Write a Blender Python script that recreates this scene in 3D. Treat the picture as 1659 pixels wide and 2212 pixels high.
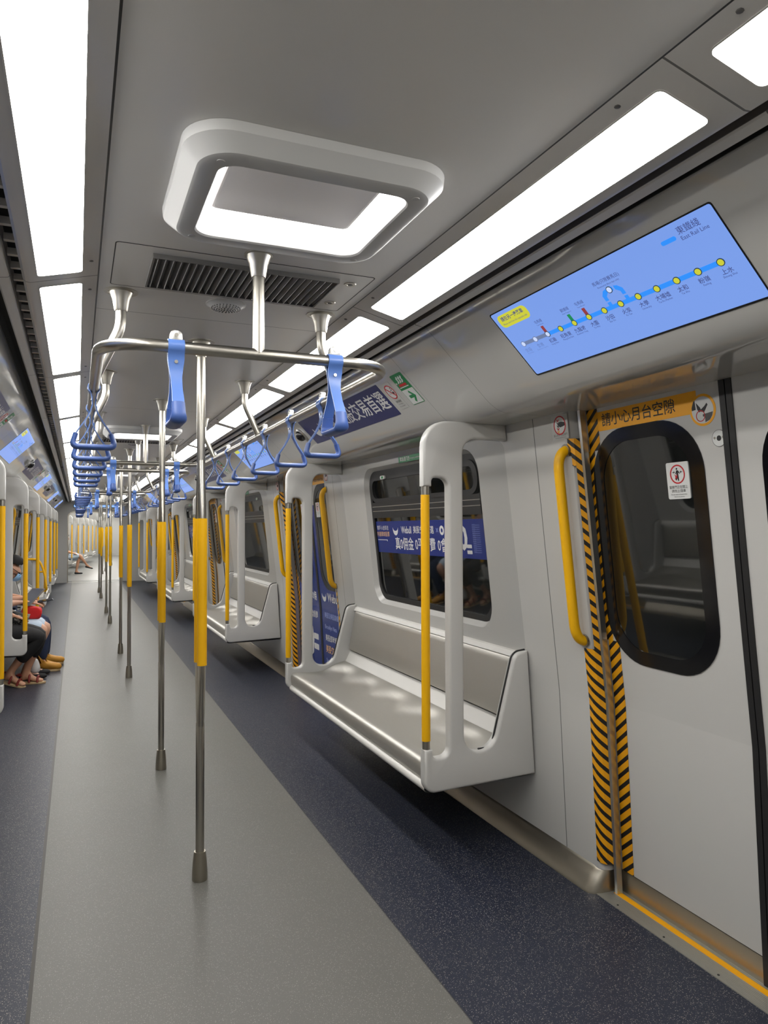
import bpy, bmesh, math, random
from mathutils import Vector, Matrix
random.seed(4)
PI = math.pi
for o in list(bpy.data.objects): bpy.data.objects.remove(o)
scn = bpy.context.scene
COL = scn.collection

# ------------------------------------------------------------------ camera, world, exposure
F_PX, W_PX, H_PX = 1565.0, 1659, 2212
YAW, PITCH, ROLL = math.radians(22.973), math.radians(1.307), math.radians(-0.170)
CAM_X, CAM_Z = -0.4676, 1.42
fwd = Vector((math.sin(YAW)*math.cos(PITCH), math.cos(YAW)*math.cos(PITCH), math.sin(PITCH)))
rt0 = Vector((math.cos(YAW), -math.sin(YAW), 0)); up0 = rt0.cross(fwd)
rt = rt0*math.cos(ROLL) + up0*math.sin(ROLL); up = -rt0*math.sin(ROLL) + up0*math.cos(ROLL)
cd = bpy.data.cameras.new('camera'); cam = bpy.data.objects.new('camera', cd); COL.objects.link(cam)
cd.sensor_fit = 'VERTICAL'; cd.sensor_height = 36.0; cd.sensor_width = 27.0
cd.lens = F_PX/H_PX*36.0
cd.clip_start = 0.02
cam.matrix_world = Matrix(((rt.x, up.x, -fwd.x, CAM_X), (rt.y, up.y, -fwd.y, 0), (rt.z, up.z, -fwd.z, CAM_Z), (0, 0, 0, 1)))
scn.camera = cam
wd = bpy.data.worlds.new('world'); scn.world = wd; wd.use_nodes = True
wd.node_tree.nodes['Background'].inputs[0].default_value = (0.004, 0.005, 0.007, 1)
wd.node_tree.nodes['Background'].inputs[1].default_value = 1.0
vs = scn.view_settings
scn.display_settings.display_device = 'sRGB'
vs.view_transform = 'Standard'; vs.look = 'None'; vs.gamma = 1.0; vs.use_curve_mapping = False
vs.exposure = 0.0
LIGHT_STRIP, LIGHT_SQUARE = 22.0, 16.5
scn.cycles.use_denoising = True
scn.cycles.max_bounces = 7; scn.cycles.diffuse_bounces = 4; scn.cycles.glossy_bounces = 4
scn.cycles.transmission_bounces = 4; scn.cycles.transparent_max_bounces = 8
scn.cycles.caustics_reflective = False; scn.cycles.caustics_refractive = False
scn.cycles.sample_clamp_indirect = 4.0

# ------------------------------------------------------------------ layout numbers (metres)
P = 4.348                    # door pitch
D0 = 1.615                   # nearest door centre
BAY0 = 3.806                 # nearest seat bay centre
DOORS = [0, 1, 2, 3, 4]; BAYS = [0, 1, 2, 3]
Y_BACK, Y_END = -1.0, 21.1
HALF = 1.489                 # wall of a bay, half length
ORD = ['first', 'second', 'third', 'fourth', 'fifth', 'sixth', 'seventh', 'eighth', 'ninth', 'tenth', 'eleventh', 'twelfth',
       'thirteenth', 'fourteenth', 'fifteenth', 'sixteenth', 'seventeenth', 'eighteenth']
SIDE = {1: 'right', -1: 'left'}

# ------------------------------------------------------------------ materials
def S(r, g, b):
    f = lambda c: (c/255/12.92) if c <= 10 else ((c/255+0.055)/1.055)**2.4
    return (f(r), f(g), f(b), 1.0)
MATS = {}
def mat(name, col, rough=0.5, metal=0.0, spec=0.5, emit=None, estr=0.0, coat=0.0, bump=None):
    if name in MATS: return MATS[name]
    m = bpy.data.materials.new(name); m.use_nodes = True
    b = m.node_tree.nodes['Principled BSDF']
    b.inputs['Base Color'].default_value = col if len(col) == 4 else (*col, 1)
    b.inputs['Roughness'].default_value = rough; b.inputs['Metallic'].default_value = metal
    b.inputs['Specular IOR Level'].default_value = spec
    b.inputs['Coat Weight'].default_value = coat; b.inputs['Coat Roughness'].default_value = 0.05
    if emit:
        b.inputs['Emission Color'].default_value = emit if len(emit) == 4 else (*emit, 1)
        b.inputs['Emission Strength'].default_value = estr
    MATS[name] = m
    return m
class NT:
    def __init__(s, m): s.t = m.node_tree; s.b = s.t.nodes['Principled BSDF']
    def n(s, typ, **kw):
        x = s.t.nodes.new(typ)
        for k, v in kw.items():
            if k == 'ins':
                for i, val in v.items():
                    if hasattr(val, 'links') or hasattr(val, 'is_output'): s.t.links.new(val, x.inputs[i])
                    else: x.inputs[i].default_value = val
            else: setattr(x, k, v)
        return x
    def math(s, op, a, b=None, c=None):
        ins = {0: a}
        if b is not None: ins[1] = b
        if c is not None: ins[2] = c
        return s.n('ShaderNodeMath', operation=op, ins=ins).outputs[0]
    def xyz(s):
        tc = s.n('ShaderNodeTexCoord'); sp = s.n('ShaderNodeSeparateXYZ', ins={0: tc.outputs['Object']})
        return tc.outputs['Object'], sp.outputs[0], sp.outputs[1], sp.outputs[2]
    def mix(s, fac, a, b):
        x = s.n('ShaderNodeMix', data_type='RGBA')
        for i, v in ((0, fac), (6, a), (7, b)):
            if hasattr(v, 'is_output'): s.t.links.new(v, x.inputs[i])
            else: x.inputs[i].default_value = v
        return x.outputs[2]
    def set(s, i, v): s.t.links.new(v, s.b.inputs[i])
    def bump(s, h, strength=0.3, dist=0.002):
        x = s.n('ShaderNodeBump', ins={'Height': h}); x.inputs['Strength'].default_value = strength; x.inputs['Distance'].default_value = dist
        s.set('Normal', x.outputs[0])

M_white = mat('white_gloss_panel', (0.535, 0.53, 0.51), 0.28, 0, 0.5)
M_fair = mat('white_fairing', (0.52, 0.515, 0.495), 0.13, 0, 0.55)
M_lip = mat('white_trim_satin', (0.62, 0.61, 0.58), 0.35)
M_steel = mat('brushed_steel', (0.43, 0.41, 0.365), 0.31, 1.0)
M_kerb = mat('dull_steel', (0.40, 0.37, 0.31), 0.34, 1.0)
M_alu = mat('aluminium_trim', (0.66, 0.66, 0.64), 0.3, 1.0)
M_black = mat('black_rubber', (0.012, 0.012, 0.013), 0.5)
M_dark = mat('dark_slot', (0.02, 0.019, 0.018), 0.7)
M_slot = mat('brown_grey_slot', (0.085, 0.074, 0.068), 0.6)
M_blackpaint = mat('black_gloss_frame', (0.006, 0.006, 0.007), 0.12, 0, 0.5)
M_strap = mat('blue_plastic', S(84, 118, 184), 0.3, 0, 0.5)
M_handle = mat('blue_handle_plastic', S(64, 92, 156), 0.42, 0, 0.5)
M_adblue = mat('poster_blue', S(20, 46, 126), 0.3)
M_adnavy = mat('poster_navy', S(22, 32, 98), 0.3)
M_print = mat('print_white', (0.72, 0.72, 0.72), 0.4)
M_printpale = mat('print_pale_blue', S(150, 165, 225), 0.4)
M_printorange = mat('print_orange', S(240, 190, 130), 0.4)
M_printgrey = mat('print_grey', S(80, 80, 80), 0.5)
M_printblack = mat('print_black', (0.012, 0.012, 0.016), 0.5)
M_red = mat('print_red', S(190, 25, 35), 0.45)
M_green = mat('sign_green', S(20, 130, 75), 0.4)
M_amber = mat('sign_amber', S(245, 172, 10), 0.4)
M_signwhite = mat('sign_white', (0.66, 0.67, 0.66), 0.4)
M_signgrey = mat('sign_pale_grey', (0.50, 0.505, 0.49), 0.4)
M_lamp = mat('lit_diffuser', (0.9, 0.9, 0.9), 0.4, emit=(1.0, 0.975, 0.93), estr=LIGHT_STRIP)
M_lampsq = mat('lit_square_diffuser', (0.9, 0.9, 0.9), 0.4, emit=(1.0, 0.975, 0.95), estr=LIGHT_SQUARE)
M_housing = mat('white_lamp_housing', (0.56, 0.56, 0.55), 0.38)
M_plate = mat('lamp_centre_plate', (0.86, 0.83, 0.83), 0.45)
M_louvre = mat('grey_louvre', (0.15, 0.145, 0.14), 0.45, 0.3)
M_scrB = mat('screen_blue', (0.02, 0.03, 0.06), 0.25, emit=S(128, 166, 246), estr=0.86)
M_scrL = mat('screen_line_blue', (0.01, 0.02, 0.05), 0.25, emit=S(45, 146, 255), estr=0.95)
M_scrT = mat('screen_text', (0.01, 0.01, 0.02), 0.25, emit=S(62, 72, 130), estr=0.9)
M_scrF = mat('screen_text_faint', (0.01, 0.01, 0.02), 0.25, emit=S(108, 138, 205), estr=0.9)
M_scrG = mat('screen_grey', (0.01, 0.01, 0.02), 0.25, emit=S(112, 130, 170), estr=0.9)
M_scrY = mat('screen_yellow', (0.02, 0.02, 0.0), 0.25, emit=S(208, 208, 60), estr=0.95)
M_scrW = mat('screen_white', (0.02, 0.02, 0.02), 0.25, emit=S(205, 220, 255), estr=0.95)
M_scrK = mat('screen_dark', (0.01, 0.01, 0.01), 0.25, emit=S(40, 62, 80), estr=0.9)
M_scrGn = mat('screen_green', (0.0, 0.01, 0.0), 0.25, emit=S(20, 140, 90), estr=0.9)
M_scrBr = mat('screen_brown', (0.01, 0.0, 0.0), 0.25, emit=S(150, 60, 65), estr=0.9)
M_led = mat('lit_message_panel', (0.02, 0.03, 0.05), 0.3, emit=S(150, 195, 255), estr=0.95)

def glass(name, rough=0.02, dark=(0.9, 0.95, 0.92), alpha=0.12):
    m = mat(name, (*[c*0.1 for c in dark], 1), rough, 0, 0.6)
    m.node_tree.nodes['Principled BSDF'].inputs['Alpha'].default_value = alpha
    return m
M_glass = glass('clear_screen_glass', 0.02, (0.55, 0.6, 0.57), 0.10)
M_window = mat('dark_window_glass', (0.004, 0.005, 0.005), 0.03, 0, 0.9)
M_window.node_tree.nodes['Principled BSDF'].inputs['IOR'].default_value = 1.6
M_window.node_tree.nodes['Principled BSDF'].inputs['Alpha'].default_value = 0.92

# ceiling and wall paint with thin panel joints
def joints(m, col, specs, w=0.0022, dark=0.25):
    t = NT(m); co, x, y, z = t.xyz(); fac = None
    for off in specs:
        a = t.math('MODULO', t.math('ADD', t.math('SUBTRACT', y, off), 10*P + P/2), P)
        d = t.math('LESS_THAN', t.math('ABSOLUTE', t.math('SUBTRACT', a, P/2)), w)
        fac = d if fac is None else t.math('MAXIMUM', fac, d)
    t.set('Base Color', t.mix(fac, (*col, 1), (*[c*dark for c in col], 1)))
    return t
M_ceil = mat('satin_ceiling', (0.66, 0.645, 0.62), 0.30, 0.0, 0.5)
joints(M_ceil, (0.66, 0.645, 0.62), [2.702, 4.87])
M_ceilside = mat('satin_ceiling_side', (0.66, 0.645, 0.62), 0.27, 0.0, 0.5)
joints(M_ceilside, (0.66, 0.645, 0.62), [0.900, 0.900+P/3, 0.900+2*P/3])
M_wall = mat('white_wall_panel', (0.52, 0.515, 0.495), 0.24)
joints(M_wall, (0.52, 0.515, 0.495), [2.515, 2*BAY0-2.515])
M_head = mat('white_header_fairing', (0.50, 0.495, 0.475), 0.07, 0, 0.6)
joints(M_head, (0.50, 0.495, 0.475), [2.42, 2.81, 2*BAY0-2.42, 2*BAY0-2.81], 0.0012, 0.5)

# speckled vinyl floor: pale aisle, dark blue sides, dark seam
M_floor = mat('speckled_vinyl', (0.2, 0.2, 0.2), 0.42, 0, 0.32)
t = NT(M_floor); co, x, y, z = t.xyz()
ax = t.math('ABSOLUTE', x)
side = t.math('GREATER_THAN', ax, 0.588)
sepm = t.math('MAXIMUM', t.math('LESS_THAN', t.math('ABSOLUTE', t.math('ADD', x, 0.590)), 0.0060), t.math('MULTIPLY', 0.5, t.math('LESS_THAN', t.math('ABSOLUTE', t.math('SUBTRACT', x, 0.588)), 0.0025)))
def speck(scale, thr):
    v = t.n('ShaderNodeTexVoronoi', ins={'Vector': co}); v.inputs['Scale'].default_value = scale
    near = t.math('LESS_THAN', v.outputs['Distance'], 0.26)
    sel = t.math('GREATER_THAN', t.n('ShaderNodeSeparateXYZ', ins={0: v.outputs['Color']}).outputs[0], thr)
    return t.math('MULTIPLY', near, sel), v
s1, v1 = speck(190, 0.62); s2, v2 = speck(330, 0.70)
sp = t.math('MAXIMUM', s1, s2)
nz = t.n('ShaderNodeTexNoise', ins={'Vector': co}); nz.inputs['Scale'].default_value = 3.0; nz.inputs['Detail'].default_value = 4
g = t.mix(nz.outputs[0], (0.128, 0.126, 0.115, 1), (0.146, 0.143, 0.130, 1))
g = t.mix(t.math('MULTIPLY', sp, 0.38), g, (0.50, 0.50, 0.46, 1))
bsp = t.mix(v1.outputs['Color'], (0.42, 0.42, 0.40, 1), (0.50, 0.44, 0.36, 1))
bl = t.mix(t.math('MULTIPLY', sp, 0.75), (0.0185, 0.023, 0.040, 1), bsp)
fc = t.mix(side, g, bl); fc = t.mix(sepm, fc, (0.030, 0.027, 0.022, 1))
t.set('Base Color', fc)
t.bump(nz.outputs[0], 0.05, 0.001)

# hazard stripes (left- and right-leaning) and dotted yellow grip
def hazard(name, sgn):
    m = mat(name, S(235, 165, 20), 0.4); t = NT(m); uv = t.n('ShaderNodeUVMap'); sp = t.n('ShaderNodeSeparateXYZ', ins={0: uv.outputs[0]})
    a = t.math('MODULO', t.math('ADD', t.math('ADD', sp.outputs[1], t.math('MULTIPLY', sp.outputs[0], sgn)), 40.0), 0.046)
    t.set('Base Color', t.mix(t.math('LESS_THAN', a, 0.0195), S(232, 162, 20), (0.010, 0.009, 0.009, 1)))
    return m
M_hazA = hazard('hazard_stripes', 0.85); M_hazB = hazard('hazard_stripes_mirrored', -0.85)
M_yel = mat('yellow_grip', S(236, 178, 8), 0.42, 0, 0.4)
t = NT(M_yel); co, x, y, z = t.xyz()
v = t.n('ShaderNodeTexVoronoi', ins={'Vector': co}); v.inputs['Scale'].default_value = 170; v.inputs['Randomness'].default_value = 0.05
t.bump(v.outputs['Distance'], 0.35, 0.0015)
# brushed seat steel
M_seat = mat('brushed_seat_steel', (0.56, 0.545, 0.505), 0.40, 1.0)
t = NT(M_seat); co, x, y, z = t.xyz()
mp = t.n('ShaderNodeMapping', ins={'Vector': co}); mp.inputs['Scale'].default_value = (60, 2.0, 60)
nz = t.n('ShaderNodeTexNoise', ins={'Vector': mp.outputs[0]}); nz.inputs['Scale'].default_value = 4.0
t.set('Roughness', t.math('ADD', t.math('MULTIPLY', nz.outputs[0], 0.14), 0.40))
# ribbed door sill
M_sill = mat('ribbed_sill', (0.42, 0.41, 0.37), 0.4, 0.7)
t = NT(M_sill); co, x, y, z = t.xyz()
t.bump(t.math('SINE', t.math('MULTIPLY', x, 900.0)), 0.35, 0.001)

# ------------------------------------------------------------------ geometry helpers
def link(name, me, m, parent=None, kind=None):
    o = bpy.data.objects.new(name, me); COL.objects.link(o)
    if m is not None and not me.materials: me.materials.append(m)
    if parent is not None: o.parent = parent
    if kind: o['kind'] = kind
    return o
def obj(name, bm, m, parent=None, kind=None, ang=35, loc=None):
    bmesh.ops.recalc_face_normals(bm, faces=bm.faces)
    me = bpy.data.meshes.new(name); bm.to_mesh(me); bm.free()
    me.shade_smooth(); me.set_sharp_from_angle(angle=math.radians(ang))
    o = link(name, me, m, parent, kind)
    if loc: o.location = loc
    return o
def B(): return bmesh.new()
def thing(name, label, cat, loc=(0, 0, 0), rot=0.0, group=None):
    o = bpy.data.objects.new(name, None); COL.objects.link(o); o.empty_display_size = 0.05
    o.location = loc; o.rotation_euler = (0, 0, rot)
    o['label'] = label; o['category'] = cat
    if group: o['group'] = group
    return o
def tag(o, label, cat, group=None):
    o['label'] = label; o['category'] = cat
    if group: o['group'] = group
    return o
def dup(o, parent=None):
    c = o.copy(); COL.objects.link(c)
    if parent is not None: c.parent = parent
    for ch in o.children: dup(ch, c)
    return c
def place(o, loc, rot=0.0, label=None, group=None):
    o.location = loc; o.rotation_euler = (0, 0, rot)
    if label: o['label'] = label
    if group: o['group'] = group
    return o
def box(bm, x0, x1, y0, y1, z0, z1):
    vs_ = [bm.verts.new((x, y, z)) for x in (x0, x1) for y in (y0, y1) for z in (z0, z1)]
    for f in ((0, 1, 3, 2), (4, 6, 7, 5), (0, 4, 5, 1), (2, 3, 7, 6), (0, 2, 6, 4), (1, 5, 7, 3)):
        bm.faces.new([vs_[i] for i in f])
def fillet(pts, n=6):
    out = []; N = len(pts)
    for i, p in enumerate(pts):
        r = p[2] if len(p) > 2 else 0
        b = Vector(p[:2]); a = Vector(pts[i-1][:2]); c = Vector(pts[(i+1) % N][:2])
        if r <= 0: out.append(b); continue
        u = (a-b).normalized(); w = (c-b).normalized(); an = u.angle(w)
        d = min(r/math.tan(an/2), (a-b).length*0.499, (c-b).length*0.499); rr = d*math.tan(an/2)
        ctr = b + (u+w).normalized()*(rr/math.sin(an/2))
        s = b+u*d-ctr; e = b+w*d-ctr
        tot = s.angle(e) if s.length > 1e-9 else 0
        sg = 1 if s.x*e.y-s.y*e.x > 0 else -1
        for k in range(n+1):
            th = sg*tot*k/n
            out.append(ctr + Vector((s.x*math.cos(th)-s.y*math.sin(th), s.x*math.sin(th)+s.y*math.cos(th))))
    return out
def rrect(x0, x1, y0, y1, r, n=6): return fillet([(x0, y0, r), (x1, y0, r), (x1, y1, r), (x0, y1, r)], n)
def circle(cx, cy, r, n=28, ry=None): return [Vector((cx+r*math.cos(2*PI*k/n), cy+(ry or r)*math.sin(2*PI*k/n))) for k in range(n)]
def prism(bm, poly, fn, d0, d1, bev=0.0, seg=2):
    a = [bm.verts.new(fn(p[0], p[1], d0)) for p in poly]; b = [bm.verts.new(fn(p[0], p[1], d1)) for p in poly]
    fs = [bm.faces.new(a), bm.faces.new(list(reversed(b)))]
    N = len(poly)
    for i in range(N): bm.faces.new((a[i], b[i], b[(i+1) % N], a[(i+1) % N]))
    if bev > 0:
        es = [e for f in fs for e in f.edges]
        bmesh.ops.bevel(bm, geom=es, offset=bev, segments=seg, affect='EDGES', profile=0.5, clamp_overlap=True)
    return bm
def offset(poly, b):
    """poly pulled in by b (mitred)"""
    P_ = [Vector(p[:2]) for p in poly]; n = len(P_); area = sum(P_[i-1].x*P_[i].y-P_[i].x*P_[i-1].y for i in range(n)); sg = 1 if area > 0 else -1; out = []
    for i in range(n):
        a, c, d = P_[i-1], P_[i], P_[(i+1) % n]; u = (c-a).normalized(); w = (d-c).normalized()
        n1 = Vector((-u.y, u.x))*sg; n2 = Vector((-w.y, w.x))*sg; m_ = n1+n2
        m_ = m_/max(0.35, m_.dot(n1)) if m_.length > 1e-6 else n1
        out.append(c+m_*b)
    return out
def dedupe(poly, eps=1e-4):
    out = []
    for p in poly:
        if not out or (Vector(p[:2])-out[-1]).length > eps: out.append(Vector(p[:2]))
    if (out[0]-out[-1]).length < eps: out.pop()
    return out
def bprism(bm, poly, fn, d0, d1, b, seg=3):
    """extrusion with rounded rims"""
    poly = dedupe(poly); N = len(poly); lev = []
    for k in range(seg+1):
        a = PI/2*k/seg; lev.append((b*(1-math.sin(a)), d0+b*(1-math.cos(a))))
    lev += [(o_, d1-(d_-d0)) for o_, d_ in reversed(lev)]
    rows = [[bm.verts.new(fn(p[0], p[1], d_)) for p in (offset(poly, o_) if o_ > 1e-9 else poly)] for o_, d_ in lev]
    for r0, r1 in zip(rows, rows[1:]):
        for i in range(N): bm.faces.new((r0[i], r1[i], r1[(i+1) % N], r0[(i+1) % N]))
    bm.faces.new(list(reversed(rows[0]))); bm.faces.new(rows[-1])
def ring(bm, outer, inner, fn, d0, d1):
    """flat ring between two outlines with the same point count"""
    N = len(outer)
    V = [[bm.verts.new(fn(p[0], p[1], d)) for p in L] for L, d in ((outer, d0), (outer, d1), (inner, d1), (inner, d0))]
    for k in range(4):
        A, Bq = V[k], V[(k+1) % 4]
        for i in range(N): bm.faces.new((A[i], A[(i+1) % N], Bq[(i+1) % N], Bq[i]))
def tube(bm, pts, r, seg=12, closed=False, cap=True, flat=None, up_=Vector((0, 0, 1))):
    pts = [Vector(p) for p in pts]; N = len(pts)
    rs = r if isinstance(r, (list, tuple)) else [r]*N
    tang = []
    for i in range(N):
        if closed: d = pts[(i+1) % N]-pts[i-1]
        else: d = pts[min(i+1, N-1)]-pts[max(i-1, 0)]
        tang.append(d.normalized())
    nrm = up_ - tang[0]*up_.dot(tang[0])
    if nrm.length < 1e-4: nrm = Vector((1, 0, 0)) - tang[0]*tang[0].x
    nrm.normalize(); rings = []
    for i in range(N):
        nrm = (nrm - tang[i]*nrm.dot(tang[i])).normalized(); bn = tang[i].cross(nrm)
        fy = flat if flat else 1.0
        rings.append([bm.verts.new(pts[i] + nrm*rs[i]*math.cos(2*PI*k/seg) + bn*rs[i]*fy*math.sin(2*PI*k/seg)) for k in range(seg)])
    for i in range(N if closed else N-1):
        A, Bq = rings[i], rings[(i+1) % N]
        for k in range(seg): bm.faces.new((A[k], A[(k+1) % seg], Bq[(k+1) % seg], Bq[k]))
    if cap and not closed:
        bm.faces.new(list(reversed(rings[0]))); bm.faces.new(rings[-1])
def lathe(bm, prof, c=(0, 0, 0), seg=24):
    rings = []
    for r, z in prof: rings.append([bm.verts.new((c[0]+max(r, 1e-5)*math.cos(2*PI*k/seg), c[1]+max(r, 1e-5)*math.sin(2*PI*k/seg), c[2]+z)) for k in range(seg)])
    for a, b in zip(rings, rings[1:]):
        for k in range(seg): bm.faces.new((a[k], a[(k+1) % seg], b[(k+1) % seg], b[k]))
    bm.faces.new(list(reversed(rings[0]))); bm.faces.new(rings[-1])
def ball(bm, c, r, sx=1, sy=1, sz=1, u=16, v=10):
    mtx = Matrix.Translation(c) @ Matrix.Diagonal((r*sx, r*sy, r*sz, 1))
    bmesh.ops.create_uvsphere(bm, u_segments=u, v_segments=v, radius=1.0, matrix=mtx)
def loft(bm, prof, y0, y1, ny=1):
    """open profile of (x,z) swept along y"""
    rows = [[bm.verts.new((p[0], y0+(y1-y0)*j/ny, p[1])) for p in prof] for j in range(ny+1)]
    for a, b in zip(rows, rows[1:]):
        for i in range(len(prof)-1): bm.faces.new((a[i], a[i+1], b[i+1], b[i]))
def arc3(p, q, c, n=6): return [p.lerp(c, k/n).lerp(c.lerp(q, k/n), k/n) for k in range(n+1)]
def path(pts, rad, n=6):
    """polyline with rounded corners"""
    pts = [Vector(p) for p in pts]; out = [pts[0]]
    for a, b, c in zip(pts, pts[1:], pts[2:]):
        r = min(rad, (a-b).length*0.49, (c-b).length*0.49)
        out += arc3(b+(a-b).normalized()*r, b+(c-b).normalized()*r, b, n)
    return out + [pts[-1]]

class Frame:
    """flat working plane: s runs right, t up, d out into the room (right-hand wall; y reversed so text reads)"""
    def __init__(s, x, z, vx, vz):
        L = math.hypot(vx, vz); s.o = Vector((x, 0, z)); s.u = Vector((0, -1, 0)); s.v = Vector((vx/L, 0, vz/L)); s.n = s.u.cross(s.v)
    def __call__(s, a, b, d=0.0): return s.o + s.u*a + s.v*b + s.n*d
    def mtx(s, a, b, d): 
        p = s(a, b, d); u, v, n = s.u, s.v, s.n
        return Matrix(((u.x, v.x, n.x, p.x), (u.y, v.y, n.y, p.y), (u.z, v.z, n.z, p.z), (0, 0, 0, 1)))
FW_UP = Frame(1.392, 0.74, 1.268-1.392, 1.868-0.74)          # wall, upper slope
FD_UP = Frame(1.392+0.076, 0.74, 1.268-1.392, 1.868-0.74)    # door leaf, upper slope
FD_LO = Frame(1.423+0.076, 0.09, 1.392-1.423, 0.74-0.09)
FH = Frame(0.742, 2.160, -0.209, 0.204)                       # header fairing slope (b is negative going down)
def zt(z): return (z-0.74)/FW_UP.v.z
def text(s, size, m, fr, a, b, d=0.0016, parent=None, name='lettering', align='CENTER', bold=0.0, sx=1.0, spacing=1.0, res=2):
    c = bpy.data.curves.new('txt', 'FONT'); c.body = s; c.size = size; c.align_x = align; c.align_y = 'CENTER'
    c.resolution_u = res; c.offset = bold; c.space_character = spacing
    o = bpy.data.objects.new('txt', c); COL.objects.link(o)
    dg = bpy.context.evaluated_depsgraph_get(); me = bpy.data.meshes.new_from_object(o.evaluated_get(dg))
    bpy.data.objects.remove(o); bpy.data.curves.remove(c)
    mm = fr.mtx(a, b, d) if isinstance(fr, Frame) else fr
    me.transform(mm @ Matrix.Diagonal((sx, 1, 1, 1)))
    me.materials.clear(); me.name = name
    return link(name, me, m, parent)
def flat(poly, m, fr, name, parent=None, d0=0.0, d1=0.001, kind=None):
    bm = B(); prism(bm, poly, lambda a, b, d: fr(a, b, d), d0, d1); return obj(name, bm, m, parent, kind)
def flatring(cx, cy, r0, r1, m, fr, name, parent=None, d0=0.0, d1=0.0016, n=32):
    bm = B(); ring(bm, circle(cx, cy, r0, n), circle(cx, cy, r1, n), lambda a, b, d: fr(a, b, d), d0, d1); return obj(name, bm, m, parent)

# ------------------------------------------------------------------ structure
bm = B(); box(bm, -1.66, 1.66, Y_BACK-0.1, Y_END+0.8, -0.05, 0.0); obj('floor', bm, M_floor, kind='structure')

# ceiling: flat middle + sloping light cheeks + grooves
bm = B()
loops_ = [[(-0.410, Y_BACK), (0.410, Y_BACK), (0.410, Y_END), (-0.410, Y_END)]] + [[(x, D0+P*k+y) for x, y in ((-0.218, -0.196), (0.218, -0.196), (0.218, 0.196), (-0.218, 0.196))] for k in DOORS]
es = []
for L in loops_:
    vv = [bm.verts.new((x, y, 2.192)) for x, y in L]; es += [bm.edges.new((vv[i], vv[(i+1) % 4])) for i in range(4)]
bmesh.ops.triangle_fill(bm, use_beauty=True, use_dissolve=False, edges=es)
obj('ceiling', bm, M_ceil, kind='structure')
for s in (1, -1):
    bm = B()
    prof = [(0.4145, 2.1922), (0.425, 2.1895), (0.598, 2.1455), (0.610, 2.1465), (0.618, 2.155), (0.618, 2.230)]
    loft(bm, [(s*p[0], p[1]) for p in prof], Y_BACK, Y_END)
    obj('ceiling', bm, M_ceilside, kind='structure')
for s in (1, -1):
    bm = B(); a, b = sorted((s*0.4095, s*0.4150)); box(bm, a, b, Y_BACK, Y_END, 2.1926, 2.196)
    obj('trim_%d' % (7 if s > 0 else 8), bm, M_black, kind='structure')
bm = B(); box(bm, -1.5, 1.5, Y_BACK, Y_END, 2.235, 2.25)
obj('ceiling', bm, M_dark, kind='structure')
for s in (1, -1):   # air slot: grey bar with fins between two dark gaps
    bm = B()
    loft(bm, [(s*p[0], p[1]) for p in [(0.650, 2.19), (0.650, 2.160), (0.656, 2.154), (0.682, 2.150), (0.688, 2.156), (0.688, 2.19)]], Y_BACK, Y_END)
    y = Y_BACK+0.05
    while y < Y_END:
        a, b = sorted((s*0.619, s*0.650)); box(bm, a, b, y, y+0.016, 2.172, 2.19)
        y += P/40
    obj('trim_%d' % (1 if s > 0 else 2), bm, M_ceilside, kind='structure')
    bm = B()
    for x0, x1, z0, z1 in ((0.6885, 0.6905, 2.160, 2.20), (0.7295, 0.7320, 2.171, 2.235)):
        a, b = sorted((s*x0, s*x1)); box(bm, a, b, Y_BACK, Y_END, z0, z1)
    obj('trim_%d' % (9 if s > 0 else 10), bm, M_dark, kind='structure')
    bm = B(); a, b = sorted((s*0.6475, s*0.6495)); box(bm, a, b, Y_BACK, Y_END, 2.156, 2.20)
    obj('trim_%d' % (11 if s > 0 else 12), bm, M_slot, kind='structure')
# header fairing
for s in (1, -1):
    bm = B()
    prof = [Vector((0.733, 2.235)), Vector((0.733, 2.174)), Vector((0.7365, 2.1650)), Vector((0.97, 1.9375))]
    prof += [v for v in arc3(Vector((0.985, 1.923)), Vector((1.09, 1.872)), Vector((1.040, 1.870)), 8)]
    prof += [Vector((1.20, 1.871)), Vector((1.40, 1.872))]
    loft(bm, [(s*p[0], p[1]) for p in prof], Y_BACK, Y_END)
    obj('trim_%d' % (3 if s > 0 else 4), bm, M_head, kind='structure', ang=50)

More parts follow.
